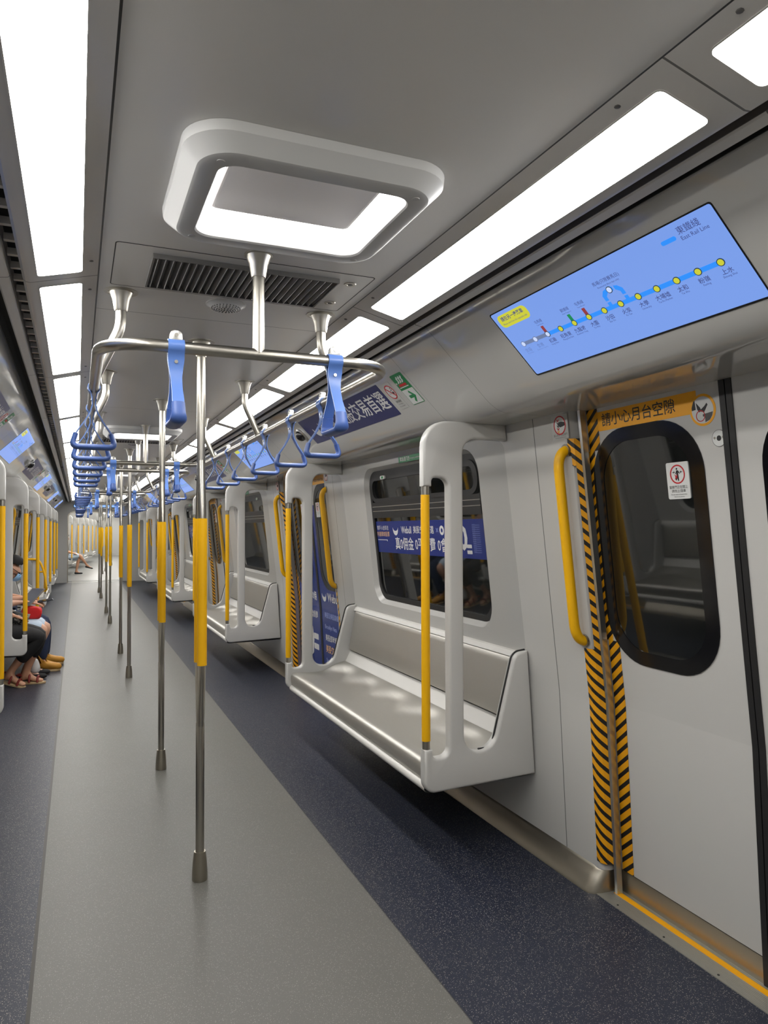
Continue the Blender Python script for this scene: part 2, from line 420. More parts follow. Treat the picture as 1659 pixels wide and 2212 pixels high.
# side walls, one object a side, with a window hole in each bay
WOFF = 0.07
WIN = rrect(-0.745+WOFF, 0.745+WOFF, zt(0.932), zt(1.808), 0.13, 8)
WINI = rrect(-0.722+WOFF, 0.722+WOFF, zt(0.955), zt(1.785), 0.112, 8)
def wall_bay(bm, Y, s, window=True, half=HALF):
    R = Matrix.Translation((0, Y, 0)) @ Matrix.Rotation(0 if s > 0 else PI, 4, 'Z')
    def V(p): return bm.verts.new(R @ Vector(p))
    t1 = zt(1.905)
    n0 = len(bm.faces)
    outer = [(-half, 0), (half, 0), (half, t1), (-half, t1)]
    if window:
        vo = [V(FW_UP(*p)) for p in outer]; vi = [V(FW_UP(*p)) for p in WIN]; vd = [V(FW_UP(p[0], p[1], -0.034)) for p in WINI]
        es = [bm.edges.new((L[i], L[(i+1) % len(L)])) for L in (vo, vi) for i in range(len(L))]
        bmesh.ops.triangle_fill(bm, use_beauty=True, use_dissolve=False, edges=es)
        N = len(vi)
        for i in range(N): bm.faces.new((vi[i], vi[(i+1) % N], vd[(i+1) % N], vd[i]))
    else: bm.faces.new([V(FW_UP(*p)) for p in outer])
    lo = [(1.4235, 0.086), (1.392, 0.74)]
    bm.faces.new([V((lo[0][0], half, lo[0][1])), V((lo[0][0], -half, lo[0][1])), V((lo[1][0], -half, lo[1][1])), V((lo[1][0], half, lo[1][1]))])
    prof = [(1.4235, 0.086), (1.392, 0.74), (1.264, 1.905)]
    for e in (1, -1):       # rounded jamb into the doorway
        rows = []
        for dy, dx in ((0, 0), (0.012, 0.004), (0.023, 0.013), (0.032, 0.034), (0.033, 0.14)):
            rows.append([V((p[0]+dx, e*(half+dy), p[1])) for p in prof])
        for a, b in zip(rows, rows[1:]):
            for i in range(2): bm.faces.new((a[i], a[i+1], b[i+1], b[i]))
for s in (1, -1):
    bm = B()
    for k in BAYS: wall_bay(bm, BAY0+P*k, s)
    # short walls at both ends of the car
    for Ya, Yb in ((Y_BACK, D0-0.685), (D0+4*P+0.685, Y_END)):
        wall_bay(bm, (Ya+Yb)/2, s, False, (Yb-Ya)/2)
    obj('wall_' + SIDE[s], bm, M_wall, kind='structure', ang=25)
    bm = B()                       # steel cove skirting, turned into the doorways
    for k in list(BAYS)+[-1, 4]:
        Y = BAY0+P*k; h = HALF+0.030
        y0, y1 = max(Y-h, Y_BACK), min(Y+h, Y_END)
        prof = [(1.368, 0.0), (1.369, 0.004), (1.382, 0.030), (1.402, 0.060), (1.418, 0.080), (1.4235, 0.090), (1.45, 0.092)]
        rows = []
        for f, dx in ((0, 0.10), (0.004, 0.045), (0.012, 0.020), (0.028, 0.005), (0.055, 0.0)):
            rows.append([bm.verts.new((s*min(p[0]+dx, 1.49), y0+f, p[1])) for p in prof])
        for f, dx in ((0.055, 0.0), (0.028, 0.005), (0.012, 0.020), (0.004, 0.045), (0, 0.10)):
            rows.append([bm.verts.new((s*min(p[0]+dx, 1.49), y1-f, p[1])) for p in prof])
        for a, b in zip(rows, rows[1:]):
            for i in range(len(prof)-1): bm.faces.new((a[i], a[i+1], b[i+1], b[i]))
    obj('baseboard_' + SIDE[s], bm, M_kerb, kind='structure', ang=60)
    bm = B(); a, b = sorted((s*1.62, s*1.66)); box(bm, a, b, Y_BACK, Y_END, 0.0, 2.25)     # dark body shell outside
    obj('wall_' + SIDE[s], bm, M_dark, kind='structure')
bm = B(); box(bm, -1.66, 1.66, Y_BACK-0.08, Y_BACK-0.02, 0, 2.25); obj('wall_back', bm, M_white, kind='structure')

# far end wall with gangway opening, steel threshold, message panel
def FE(a, b, d=0.0): return Vector((a, Y_END-d, b))
bm = B()
op = fillet([(0.70, 0.0), (0.70, 1.90, 0.16), (-0.70, 1.90, 0.16), (-0.70, 0.0)], 8)
outl = [(-1.6, 0), (-1.6, 2.25), (1.6, 2.25), (1.6, 0)]
poly = [Vector(p) for p in outl] + op
prism(bm, poly, lambda a, b, d: FE(a, b, d), -0.08, 0.0)
obj('wall_end', bm, M_white, kind='structure')
bm = B(); ring(bm, fillet([(-0.70, -0.01), (0.70, -0.01), (0.70, 1.90, 0.16), (-0.70, 1.90, 0.16)], 8), fillet([(-0.675, -0.01), (0.675, -0.01), (0.675, 1.875, 0.145), (-0.675, 1.875, 0.145)], 8),
     lambda a, b, d: FE(a, b, d), -0.1, 0.006); obj('trim_5', bm, M_kerb, kind='structure')
bm = B()
for y in (Y_END-0.03, Y_END+0.66): box(bm, -0.70, 0.70, y, y+0.05, 0.0, 0.006)
obj('trim_6', bm, M_alu, kind='structure')

# doors: two leaves a doorway; windows; stickers as parts
def hz(par, fr, a0, a1, b0, b1, m, zo=0.0):
    """flat hazard tape; uv = place on the tape in metres"""
    bm = B(); uvl = bm.loops.layers.uv.new('uv'); q = [(a0, b0), (a1, b0), (a1, b1), (a0, b1)]
    f = bm.faces.new([bm.verts.new(fr(a, b, 0.0012)) for a, b in q])
    for lp, p in zip(f.loops, q): lp[uvl].uv = (p[0], p[1]+zo)
    return obj('hazard_tape', bm, m, par)
dn = [0]
def make_door(kind):
    """local y=0 at the doorway centre, right-hand side; the far leaf is at +y (s negative)"""
    dn[0] += 1
    root = bpy.data.objects.new('door_%d' % dn[0], None); COL.objects.link(root); root['kind'] = 'structure'
    for sg in (-1, 1):          # s sign: -1 = far leaf
        bm = B()
        mL = M_doorad if kind == 'ad' else M_white
        s0, s1 = sorted((sg*0.022, sg*0.72))
        for fr, b0, b1 in ((FD_LO, 0.0, 0.651), (FD_UP, 0.0, zt(1.92))):
            prism(bm, [(s0, b0), (s1, b0), (s1, b1), (s0, b1)], lambda a, b, d, f=fr: f(a, b, d), -0.03, 0.0)
        leaf = obj('door_leaf', bm, mL, root)
        bm = B(); prism(bm, [(s0, -0.09), (s1, -0.09), (s1, -0.004), (s0, -0.004)], lambda a, b, d: FD_LO(a, b, d), -0.028, -0.002); obj('kick_plate', bm, M_kerb, leaf)
        w0, w1 = sorted((sg*0.106, sg*0.640))
        out = rrect(w0, w1, zt(0.915), zt(1.785), 0.185, 10); inn = rrect(w0+0.055, w1-0.055, zt(0.965), zt(1.735), 0.145, 10)
        bm = B(); ring(bm, out, inn, lambda a, b, d: FD_UP(a, b, d), -0.002, 0.0035); fr_ = obj('window_frame', bm, M_blackpaint, leaf)
        bm = B(); prism(bm, inn, lambda a, b, d: FD_UP(a, b, d), -0.002, 0.001); obj('window_pane', bm, M_window, fr_)
        hm = M_hazB if sg < 0 else M_hazA
        h0, h1 = sorted((sg*0.588, sg*0.650))
        for fr, b0, b1, zo in ((FD_LO, 0.0, 0.651, -0.651), (FD_UP, 0.0, zt(0.985), 0), (FD_UP, zt(1.715), zt(1.9), 0)):
            hz(leaf, fr, h0, h1, b0, b1, hm, zo)
        hz(leaf, FD_UP, *sorted((sg*0.622, sg*0.66)), zt(0.985), zt(1.715), hm)
        # amber gap warning strip with round pictogram on the upper leaf
        sx = -0.355 if sg < 0 else 0.355
        if sg < 0 or kind == 'ad':
            st = flat([Vector(p) for p in ((sx-0.235, zt(1.785)), (sx+0.24, zt(1.785)), (sx+0.24, zt(1.857)), (sx-0.235, zt(1.857)))], M_amber, FD_UP, 'warning_sticker', leaf, 0, 0.0012)
            text('請小心月台空隙' if sg < 0 else 'Please mind the gap', 0.052 if sg < 0 else 0.042, M_printblack, FD_UP, sx-0.03, zt(1.820), 0.0018, st, bold=0.0004)
            cx, cy = sx+0.262, zt(1.792)
            flat(circle(cx, cy, 0.051), M_amber, FD_UP, 'pictogram', st, 0, 0.0014); pc = flat(circle(cx, cy, 0.043), M_signwhite, FD_UP, 'pictogram', st, 0, 0.0018)
            for pg, mm in (([(-0.042, 0.012), (-0.034, 0.030), (-0.028, 0.034), (-0.026, 0.004), (-0.042, 0.002)], M_printblack),
                           ([(-0.024, 0.026), (-0.008, 0.008), (-0.006, 0.002), (0.010, 0.012), (0.018, 0.020), (0.022, 0.014), (0.012, 0.000), (0.006, -0.008), (-0.008, -0.004), (-0.014, -0.006), (-0.020, 0.004)], M_printblack),
                           ([(0.000, -0.014), (0.040, -0.010), (0.036, -0.022), (0.026, -0.034), (0.008, -0.040), (0.008, -0.022), (0.000, -0.021)], M_printgrey)):
                flat([Vector((cx+p[0], cy+p[1])) for p in pg], mm, FD_UP, 'pictogram', st, 0, 0.0022)
            flatring(cx-0.009, cy-0.018, 0.018, 0.0155, M_red, FD_UP, 'pictogram', st, 0, 0.0026)
            # lock disc
            lk = flat(circle(sg*0.040, zt(1.697), 0.026), M_signwhite, FD_UP, 'door_lock', leaf, 0, 0.0014)
            flatring(sg*0.040, zt(1.697), 0.0265, 0.0255, M_black, FD_UP, 'lock_rim', lk, 0, 0.0016)
            flat(circle(sg*0.040, zt(1.697), 0.0085), M_black, FD_UP, 'keyhole', lk, 0, 0.002)
            for q in (-0.016, 0.016): flat(circle(sg*0.040+q, zt(1.699), 0.004, 12), M_steel, FD_UP, 'screw', lk, 0, 0.003)
            # white notice inside the pane
            nx = -0.218 if sg < 0 else 0.218
            nt_ = flat(rrect(nx-0.048, nx+0.048, zt(1.516), zt(1.638), 0.006, 3), M_signwhite, FD_UP, 'notice_sticker', leaf, 0.0, 0.0046)
            flatring(nx, zt(1.598), 0.032, 0.0275, M_red, FD_UP, 'pictogram', nt_, 0.004, 0.0054)
            zc_ = zt(1.598)
            flat(circle(nx-0.002, zc_+0.018, 0.0032, 12), M_printblack, FD_UP, 'pictogram', nt_, 0.004, 0.0054)
            flat([Vector((nx+p[0], zc_+p[1])) for p in ((-0.003, 0.013), (0.003, 0.013), (0.011, 0.003), (0.009, 0.001), (0.003, 0.007), (0.005, -0.022), (0.001, -0.022), (-0.001, -0.006), (-0.005, -0.020), (-0.009, -0.020), (-0.004, -0.002), (-0.004, 0.006), (-0.007, 0.001), (-0.009, 0.002))], M_printblack, FD_UP, 'pictogram', nt_, 0.004, 0.0054)
            flat([Vector((nx+p[0], zc_+p[1])) for p in ((-0.012, 0.0), (-0.005, -0.006), (0.001, 0.000), (-0.001, -0.008), (0.000, -0.016), (-0.004, -0.011), (-0.011, -0.017), (-0.008, -0.008))], M_red, FD_UP, 'pictogram', nt_, 0.004, 0.006)
            for q in (-1, 1): flat([Vector((nx+q*p[0], zc_+0.007+p[1])) for p in ((0.021, 0.001), (0.015, 0.001), (0.015, 0.004), (0.011, 0), (0.015, -0.004), (0.015, -0.001), (0.021, -0.001))], M_printblack, FD_UP, 'pictogram', nt_, 0.004, 0.0054)
            text('當車門正在關上', 0.0115, M_printgrey, FD_UP, nx, zt(1.555), 0.0054, nt_)
            text('請勿上/落車', 0.0115, M_printgrey, FD_UP, nx, zt(1.542), 0.0054, nt_)
            text('Do not exit or board when', 0.0062, M_printgrey, FD_UP, nx, zt(1.531), 0.0054, nt_)
            text('doors are closing', 0.0062, M_printgrey, FD_UP, nx, zt(1.524), 0.0054, nt_)
        if kind == 'ad':
            if sg < 0:
                text('Webull 享0佣', 0.085, M_print, FD_UP, -0.30, zt(0.83), 0.0015, leaf, bold=0.0012, sx=0.9)
                text('0平台費 0會員費', 0.065, M_print, FD_LO, -0.30, 0.575, 0.0015, leaf, bold=0.001, sx=0.9)
                text('0', 0.42, M_print, FD_LO, -0.33, 0.33, 0.0015, leaf, bold=0.012)
                for b in (0.36, 0.27): flat(rrect(-0.23, -0.10, b, b+0.05, 0.006, 2), M_print, FD_LO, 'poster_print', leaf, 0, 0.0014)
            else:
                text('Webull', 0.105, M_print, FD_UP, 0.36, zt(0.845), 0.0015, leaf, bold=0.0015, sx=0.9)
                bm = B(); crescent(bm, 0.13, zt(0.85), 0.055, FD_UP); obj('poster_logo', bm, M_print, leaf)
                for i, (tx, hgt, mm) in enumerate((('美股及美股期權', 0.05, M_printpale), ('Brooklyn Nets', 0.05, M_printpale), ('美股即時報價', 0.06, M_print), ('美股交易首選', 0.07, M_printorange), ('Stock trading', 0.05, M_printpale), ('Investing involves risk', 0.035, M_printpale))):
                    text(tx, hgt, mm, FD_LO, 0.10, 0.60-0.095*i, 0.0015, leaf, align='LEFT', bold=0.0006)
    bm = B()
    for fr, b0, b1 in ((FD_LO, -0.09, 0.652), (FD_UP, 0, zt(1.905))):
        for a0, a1 in ((-0.023, -0.002), (0.002, 0.023)): prism(bm, [(a0, b0), (a1, b0), (a1, b1), (a0, b1)], lambda a, b, d, f=fr: f(a, b, d), -0.028, 0.004)
    obj('rubber_seal', bm, M_black, root)
    # sill with yellow line, screws
    bm = B(); box(bm, 1.396, 1.53, -0.69, 0.69, -0.002, 0.003); sl = obj('door_sill', bm, M_sill, root)
    bm = B(); box(bm, 1.462, 1.487, -0.66, 0.66, 0.003, 0.0042); obj('sill_line', bm, M_amber, sl)
    for i in range(6):
        bm = B(); lathe(bm, [(0.004, 0), (0.004, 0.0012)], (1.412, -0.58+i*0.232, 0.003), 8); obj('screw', bm, M_black, sl)
    # jamb: hazard tape on the rounded edge, steel edge strip, dark gap
    for e in (-1, 1):
        bm = B(); uvl = bm.loops.layers.uv.new('uv')
        def X(z): return 1.4235+(1.392-1.4235)*(z-0.09)/0.65 if z < 0.74 else 1.392+(z-0.74)*(1.264-1.392)/1.165
        rows = ((-0.022, -0.0012, 0.0), (0.000, -0.0012, 0.022), (0.0124, 0.0030, 0.0355), (0.0236, 0.0120, 0.0502), (0.0328, 0.0335, 0.0736))
        for zlo, zhi, st in ((0.115, 0.74, 0), (0.74, 0.95, 0), (0.95, 1.66, 3), (1.66, 1.70, 2), (1.70, 1.765, 1)):
            for (d0, x0, u0), (d1, x1, u1) in list(zip(rows, rows[1:]))[st:]:
                q = [(zlo, x0, d0, u0), (zlo, x1, d1, u1), (zhi, x1, d1, u1), (zhi, x0, d0, u0)]
                f = bm.faces.new([bm.verts.new((X(z)+x_, e*(0.685-d_), z)) for z, x_, d_, u_ in q])
                for lp, p in zip(f.loops, q): lp[uvl].uv = (e*p[3], p[0])
        obj('hazard_tape', bm, M_hazA if e > 0 else M_hazB, root)
        bm = B()
        def X2(z): return 1.4235+(1.392-1.4235)*(z-0.09)/0.65 if z < 0.74 else 1.392+(z-0.74)*(1.264-1.392)/1.165
        for dx, yy in ((0.046, 0.640),):
            for zlo, zhi in ((0.0, 0.74), (0.74, 1.9)):
                a = [(X2(z)+x_, y_, z) for z in (zlo, zhi) for x_, y_ in ((0.034, 0.6525), (0.037, 0.642), (0.062, 0.642), (0.066, 0.6525))]
                vs_ = [bm.verts.new((p[0], e*p[1], p[2])) for p in a]
                for i in range(3): bm.faces.new((vs_[i], vs_[i+1], vs_[i+5], vs_[i+4]))
        obj('edge_strip', bm, M_alu, root)
    return root
def crescent(bm, cx, cy, w, fr, d=0.0015):
    """bull-horn crescent"""
    up_ = [Vector((cx+w*math.cos(a), cy+0.35*w+w*1.15*math.sin(a))) for a in [PI+k*PI/16 for k in range(17)]]
    dn_ = [Vector((cx+w*0.94*math.cos(a), cy+0.42*w+w*0.52*math.sin(a))) for a in [2*PI-k*PI/16 for k in range(17)]]
    prism(bm, up_+dn_, lambda a, b, dd: fr(a, b, dd), 0.0, d)
M_doorad = mat('blue_wrapped_door', S(20, 50, 130), 0.22)
t = NT(M_doorad); co, x, y, z = t.xyz()
t.set('Base Color', t.mix(t.math('GREATER_THAN', z, 1.62), S(20, 50, 130), (0.60, 0.595, 0.575, 1)))
door_plain = make_door('plain'); door_plain.location = (0, D0, 0)
door_ad = make_door('ad'); door_ad.location = (0, D0+P, 0)
nd = 2
for s in (1, -1):
    for k in DOORS:
        if s > 0 and k in (0, 1): continue
        c = dup(door_plain); nd += 1; c.name = 'door_%d' % nd
        place(c, (0, D0+P*k, 0), 0 if s > 0 else PI)

# windows
def make_window():
    root = bpy.data.objects.new('window_1', None); COL.objects.link(root); root['kind'] = 'structure'
    FR = lambda a, b, d: FW_UP(a, b, d-0.034)
    inn = rrect(-0.692+WOFF, 0.692+WOFF, zt(0.985), zt(1.757), 0.09, 8)
    bm = B(); ring(bm, WINI, inn, FR, -0.004, 0.004); fr_ = obj('window_frame', bm, M_black, root)
    bm = B(); prism(bm, rrect(-0.698+WOFF, 0.698+WOFF, zt(0.98), zt(1.535), 0.05, 5), FR, -0.012, -0.006); obj('lower_pane', bm, M_window, root)
    bm = B(); prism(bm, rrect(-0.698+WOFF, 0.698+WOFF, zt(1.535), zt(1.762), 0.05, 5), FR, -0.012, -0.006); up_ = obj('upper_pane', bm, M_window, root)
    bm = B(); ring(bm, rrect(-0.692+WOFF, 0.692+WOFF, zt(1.585), zt(1.757), 0.08, 6), rrect(-0.655+WOFF, 0.655+WOFF, zt(1.61), zt(1.725), 0.05, 6), FR, -0.006, 0.012); obj('hopper_frame', bm, M_black, up_)
    bm = B(); prism(bm, [(-0.692+WOFF, zt(1.485)), (0.692+WOFF, zt(1.485)), (0.692+WOFF, zt(1.585)), (-0.692+WOFF, zt(1.585))], FR, -0.008, 0.008); bar = obj('transom', bm, M_black, root)
    bm = B()
    for z in (1.527, 1.556): prism(bm, [(-0.69+WOFF, zt(z)), (0.69+WOFF, zt(z)), (0.69+WOFF, zt(z+0.004)), (-0.69+WOFF, zt(z+0.004))], FR, 0.006, 0.010)
    obj('transom_edge', bm, M_alu, bar)
    for q in (-0.45+WOFF, 0.45+WOFF):
        lt = flat(rrect(q-0.034, q+0.034, zt(1.728), zt(1.75), 0.01, 3), M_signwhite, FR, 'vent_latch', up_, 0.006, 0.022)
        flat(rrect(q-0.014, q+0.016, zt(1.732), zt(1.746), 0.004, 2), M_green, FR, 'latch_label', lt, 0.02, 0.0232)
    return root
win = make_window(); nw = 0
for s in (1, -1):
    for k in BAYS:
        c = win if nw == 0 else dup(win); nw += 1; c.name = 'window_%d' % nw
        place(c, (0, BAY0+P*k, 0), 0 if s > 0 else PI)

# ------------------------------------------------------------------ lamps
def make_strip():
    root = thing('ceiling_light', 'x', 'light')
    L = P/3-0.105
    FS = lambda a, b, d: Vector((0.458+b*0.9693, a, 2.1811-b*0.2463))+Vector((-0.2463, 0, -0.9693))*d
    bm = B(); prism(bm, rrect(-L/2, L/2, 0.0, 0.122, 0.013, 4), FS, -0.001, 0.0015); obj('diffuser', bm, M_lamp, root)
    bm = B(); ring(bm, rrect(-L/2-0.003, L/2+0.003, -0.003, 0.125, 0.016, 4), rrect(-L/2, L/2, 0.0, 0.122, 0.013, 4), FS, -0.001, 0.0022); obj('bezel', bm, M_lip, root)
    for q in (-L/2+0.08, L/2-0.08):
        bm = B(); ball(bm, FS(q, -0.024, 0.0), 0.0065, 1, 1, 0.4, 8, 5); obj('screw', bm, M_louvre, root)
    return root
st = make_strip(); first = True
y0 = 0.900 - P/3; n = 0
YL = [0.900+P/3*(i+0.5) for i in range(-1, 14)]
for s in (1, -1):
    for i, y in enumerate(YL):
        if y > Y_END-0.7: continue
        o = st if first else dup(st); first = False
        vis = i if s > 0 else i-1
        if s < 0 and i == 0: lab, grp = 'long lit ceiling panel in the left strip, behind the viewer', None
        elif s > 0 and i == 0: lab, grp = 'lit ceiling panel cut off by the top right corner of the photo', None
        elif s > 0: lab, grp = 'lit panel in the right ceiling strip, %s wholly visible from the near end' % ORD[i-1], None
        else: lab, grp = 'lit panel in the left ceiling strip, %s from the near end' % ORD[i-1], None
        place(o, (0, y, 0), 0 if s > 0 else PI, lab, 'ceiling strip lights')
# last short cover at the end handled by the ceiling cheek itself

def make_square():
    root = thing('ceiling_light', 'x', 'light')
    lev = [(0.284, 0.266, 2.1915, 0.095), (0.282, 0.264, 2.172, 0.095), (0.253, 0.235, 2.1445, 0.078), (0.246, 0.228, 2.142, 0.075), (0.212, 0.190, 2.142, 0.046), (0.209, 0.187, 2.146, 0.046), (0.209, 0.187, 2.206, 0.046)]
    bm = B(); prev = None
    for a, b, z, r in lev:
        cur = [bm.verts.new((p[0], p[1], z)) for p in rrect(-a, a, -b, b, r, 10)]
        if prev:
            for i in range(len(cur)): bm.faces.new((prev[i], prev[(i+1) % len(cur)], cur[(i+1) % len(cur)], cur[i]))
        prev = cur
    h = obj('lamp_housing', bm, M_housing, root, ang=22)
    for x in (-0.215, 0.215):
        for y in (-0.196, 0.196):
            bm = B(); lathe(bm, [(0.009, 0), (0.008, -0.0016)], (x*0.985, y, 2.1422), 14); obj('screw_cover', bm, M_housing, h)
    bm = B(); prism(bm, rrect(-0.209, 0.209, -0.187, 0.187, 0.045, 6), lambda a, b, d: Vector((a, b, 2.205+d)), 0, 0.003); obj('diffuser', bm, M_lampsq, root)
    bm = B(); prev = None
    for ins, z, r in ((0, 2.2045, 0.016), (0, 2.199, 0.016), (0.003, 2.197, 0.016), (0.008, 2.197, 0.014), (0.011, 2.1985, 0.012), (0.024, 2.203, 0.02), (0.05, 2.2048, 0.03)):
        cur = [bm.verts.new((p[0], p[1], z)) for p in rrect(-0.176+ins, 0.176-ins, -0.160+ins, 0.147-ins, r, 4)]
        if prev:
            for i in range(len(cur)): bm.faces.new((prev[i], prev[(i+1) % len(cur)], cur[(i+1) % len(cur)], cur[i]))
        prev = cur
    bm.faces.new(prev); obj('centre_plate', bm, M_plate, root, ang=20)
    return root
sq = make_square()
for k in range(5):
    o = sq if k == 0 else dup(sq)
    place(o, (0, D0+P*k, 0), 0, 'raised white square ceiling lamp over the aisle, %s from the camera' % ORD[k], 'square ceiling lamps')

# ------------------------------------------------------------------ ceiling vents and speakers
def make_vent():
    root = thing('air_vent', 'x', 'vent')
    FC = lambda a, b, d: Vector((a, b, 2.192-d))
    bm = B(); ring(bm, rrect(-0.377, 0.377, -0.184, 0.184, 0.012, 3), rrect(-0.374, 0.374, -0.181, 0.181, 0.010, 3), FC, 0.0, 0.0008); obj('panel_joint', bm, M_dark, root)
    bm = B(); prism(bm, rrect(-0.374, 0.374, -0.181, 0.181, 0.010, 3), FC, 0, 0.0006)
    pn = obj('vent_panel', bm, M_ceil, root)
    bm = B(); prism(bm, [(-0.272, -0.130), (0.272, -0.130), (0.272, 0.130), (-0.272, 0.130)], FC, 0.0004, 0.0011); obj('duct_opening', bm, M_black, root)
    bm = B(); n = 25
    for i in range(n+1):
        x = -0.268+0.536*i/n
        vs_ = [bm.verts.new(p) for p in ((x-0.004, -0.128, 2.1905), (x+0.006, -0.128, 2.1775), (x+0.008, -0.128, 2.1785), (x-0.002, -0.128, 2.1905), (x-0.004, 0.128, 2.1905), (x+0.006, 0.128, 2.1775), (x+0.008, 0.128, 2.1785), (x-0.002, 0.128, 2.1905))]
        for f in ((0, 1, 2, 3), (7, 6, 5, 4), (0, 4, 5, 1), (1, 5, 6, 2), (2, 6, 7, 3), (3, 7, 4, 0)): bm.faces.new([vs_[j] for j in f])
    obj('louvres', bm, M_louvre, root)
    bm = B(); ring(bm, [(-0.276, -0.134), (0.276, -0.134), (0.276, 0.134), (-0.276, 0.134)], [(-0.270, -0.129), (0.270, -0.129), (0.270, 0.129), (-0.270, 0.129)], FC, 0.0, 0.014); obj('grille_frame', bm, M_louvre, root)
    for y in (-0.10, 0.10):
        bm = B(); lathe(bm, [(0.020, 0), (0.018, -0.003), (0.010, -0.003), (0.009, -0.001)], (0.322, y, 2.1916), 16); lk = obj('quarter_turn_lock', bm, M_steel, root)
        bm = B(); lathe(bm, [(0.008, 0), (0.007, -0.002)], (0.322, y, 2.1905), 12); obj('lock_slot', bm, M_black, lk)
    return root
vt = make_vent()
def make_speaker():
    root = thing('ceiling_speaker', 'x', 'speaker')
    bm = B(); lathe(bm, [(0.068, 2.192), (0.068, 2.190), (0.060, 2.189), (0.052, 2.181), (0.036, 2.174), (0.018, 2.171), (0.0, 2.170)], (0, 0, 0), 32); g = obj('speaker_grille', bm, M_housing, root, ang=60)
    bm = B()
    for r, n, z in ((0.048, 26, 2.1775), (0.040, 22, 2.1747), (0.032, 18, 2.1724), (0.024, 13, 2.1708), (0.016, 9, 2.1697), (0.008, 5, 2.169)):
        for i in range(n):
            a = 2*PI*i/n; lathe(bm, [(0.0021, 0.0012), (0.0021, -0.0004)], (r*math.cos(a), r*math.sin(a), z), 6)
    obj('speaker_holes', bm, M_black, g)
    return root
spk = make_speaker()
for k in range(4):
    o = vt if k == 0 else dup(vt); place(o, (0, 2.232+P*k, 0), 0, 'louvred air outlet panel in the middle of the ceiling, %s from the camera' % ORD[k], 'ceiling air vents')
    o = spk if k == 0 else dup(spk); place(o, (0, 2.49+P*k, 0), 0, 'round white perforated ceiling speaker, %s from the camera' % ORD[k], 'ceiling speakers')

# ------------------------------------------------------------------ poles
def flange(bm, x, y, top=2.192, seg=20):
    lathe(bm, [(0.041, top), (0.041, top-0.002), (0.036, top-0.004), (0.027, top-0.028), (0.0215, top-0.058), (0.0195, top-0.064), (0.0172, top-0.064)], (x, y, 0), seg)
def make_pole():
    root = thing('grab_pole', 'x', 'pole')
    R = 0.0172
    bm = B(); tube(bm, [(0, 0, 1.69), (0, 0, 2.135)], R, 16); obj('upper_tube', bm, M_steel, root)
    bm = B(); tube(bm, [(0, 0, 0.09), (0, 0, 0.635)], R, 16); obj('lower_tube', bm, M_steel, root)
    bm = B(); flange(bm, 0, 0); lathe(bm, [(0.055, 2.192), (0.055, 2.1905), (0.03, 2.1903)], (0, 0, 0), 24); obj('ceiling_flange', bm, M_steel, root)
    bm = B(); lathe(bm, [(0.0305, 0.0), (0.031, 0.004), (0.0305, 0.03), (0.0285, 0.065), (0.0250, 0.098), (0.0230, 0.114), (0.0175, 0.114)], (0, 0, 0), 24); obj('floor_socket', bm, M_kerb, root)
    for e in (-1, 1):
        bm = B(); pts = path([(0, e*0.002, 0.62), (0, e*0.008, 0.66), (0, e*0.042, 0.86), (0, e*0.042, 1.47), (0, e*0.008, 1.66), (0, e*0.002, 1.70)], 0.06, 4)
        tube(bm, pts, 0.0155, 14); br = obj('branch_tube', bm, M_steel, root)
        bm = B(); lathe(bm, [(0.016, 0.871), (0.0195, 0.871), (0.0195, 1.463), (0.016, 1.463)], (0, e*0.042, 0), 18); obj('yellow_grip', bm, M_yel, br)
    return root
pole = make_pole(); n = 0
for k in range(4):
    for b in (3.029, 4.501):
        o = pole if n == 0 else dup(pole)
        place(o, (0, b+P*k, 0), 0, 'steel aisle pole splitting into two yellow grips, %s from the camera' % ORD[n], 'aisle poles'); n += 1

# ------------------------------------------------------------------ handrail loops and straps
LX, LY0, LY1, LZ = 0.416, 2.005, 5.655, 1.910
LC = (LY0+LY1)/2; LH = (LY1-LY0)/2
def make_loop():
    root = thing('handrail_loop', 'x', 'handrail')
    bm = B(); pl = rrect(-LX, LX, -LH, LH, 0.13, 10); tube(bm, [(p[0], p[1], LZ) for p in pl], 0.0168, 14, closed=True); obj('rail', bm, M_steel, root)
    for y in (-1.345, -0.055, 1.28):
        for e in (-1, 1):
            bm = B(); tube(bm, path([(e*0.340, y, 2.14), (e*0.340, y, 2.075), (e*LX, y, LZ)], 0.03, 5), 0.0168, 14); s_ = obj('stanchion', bm, M_steel, root)
            bm = B(); flange(bm, e*0.340, y); lathe(bm, [(0.053, 2.192), (0.053, 2.1905), (0.03, 2.1903)], (e*0.34, y, 0), 24); obj('ceiling_flange', bm, M_steel, s_)
    for y in (-LH, LH):
        bm = B(); tube(bm, [(0, y, 2.14), (0, y, LZ)], 0.0168, 14); s_ = obj('stanchion', bm, M_steel, root)
        bm = B(); flange(bm, 0, y); obj('ceiling_flange', bm, M_steel, s_)
    return root
loop = make_loop()
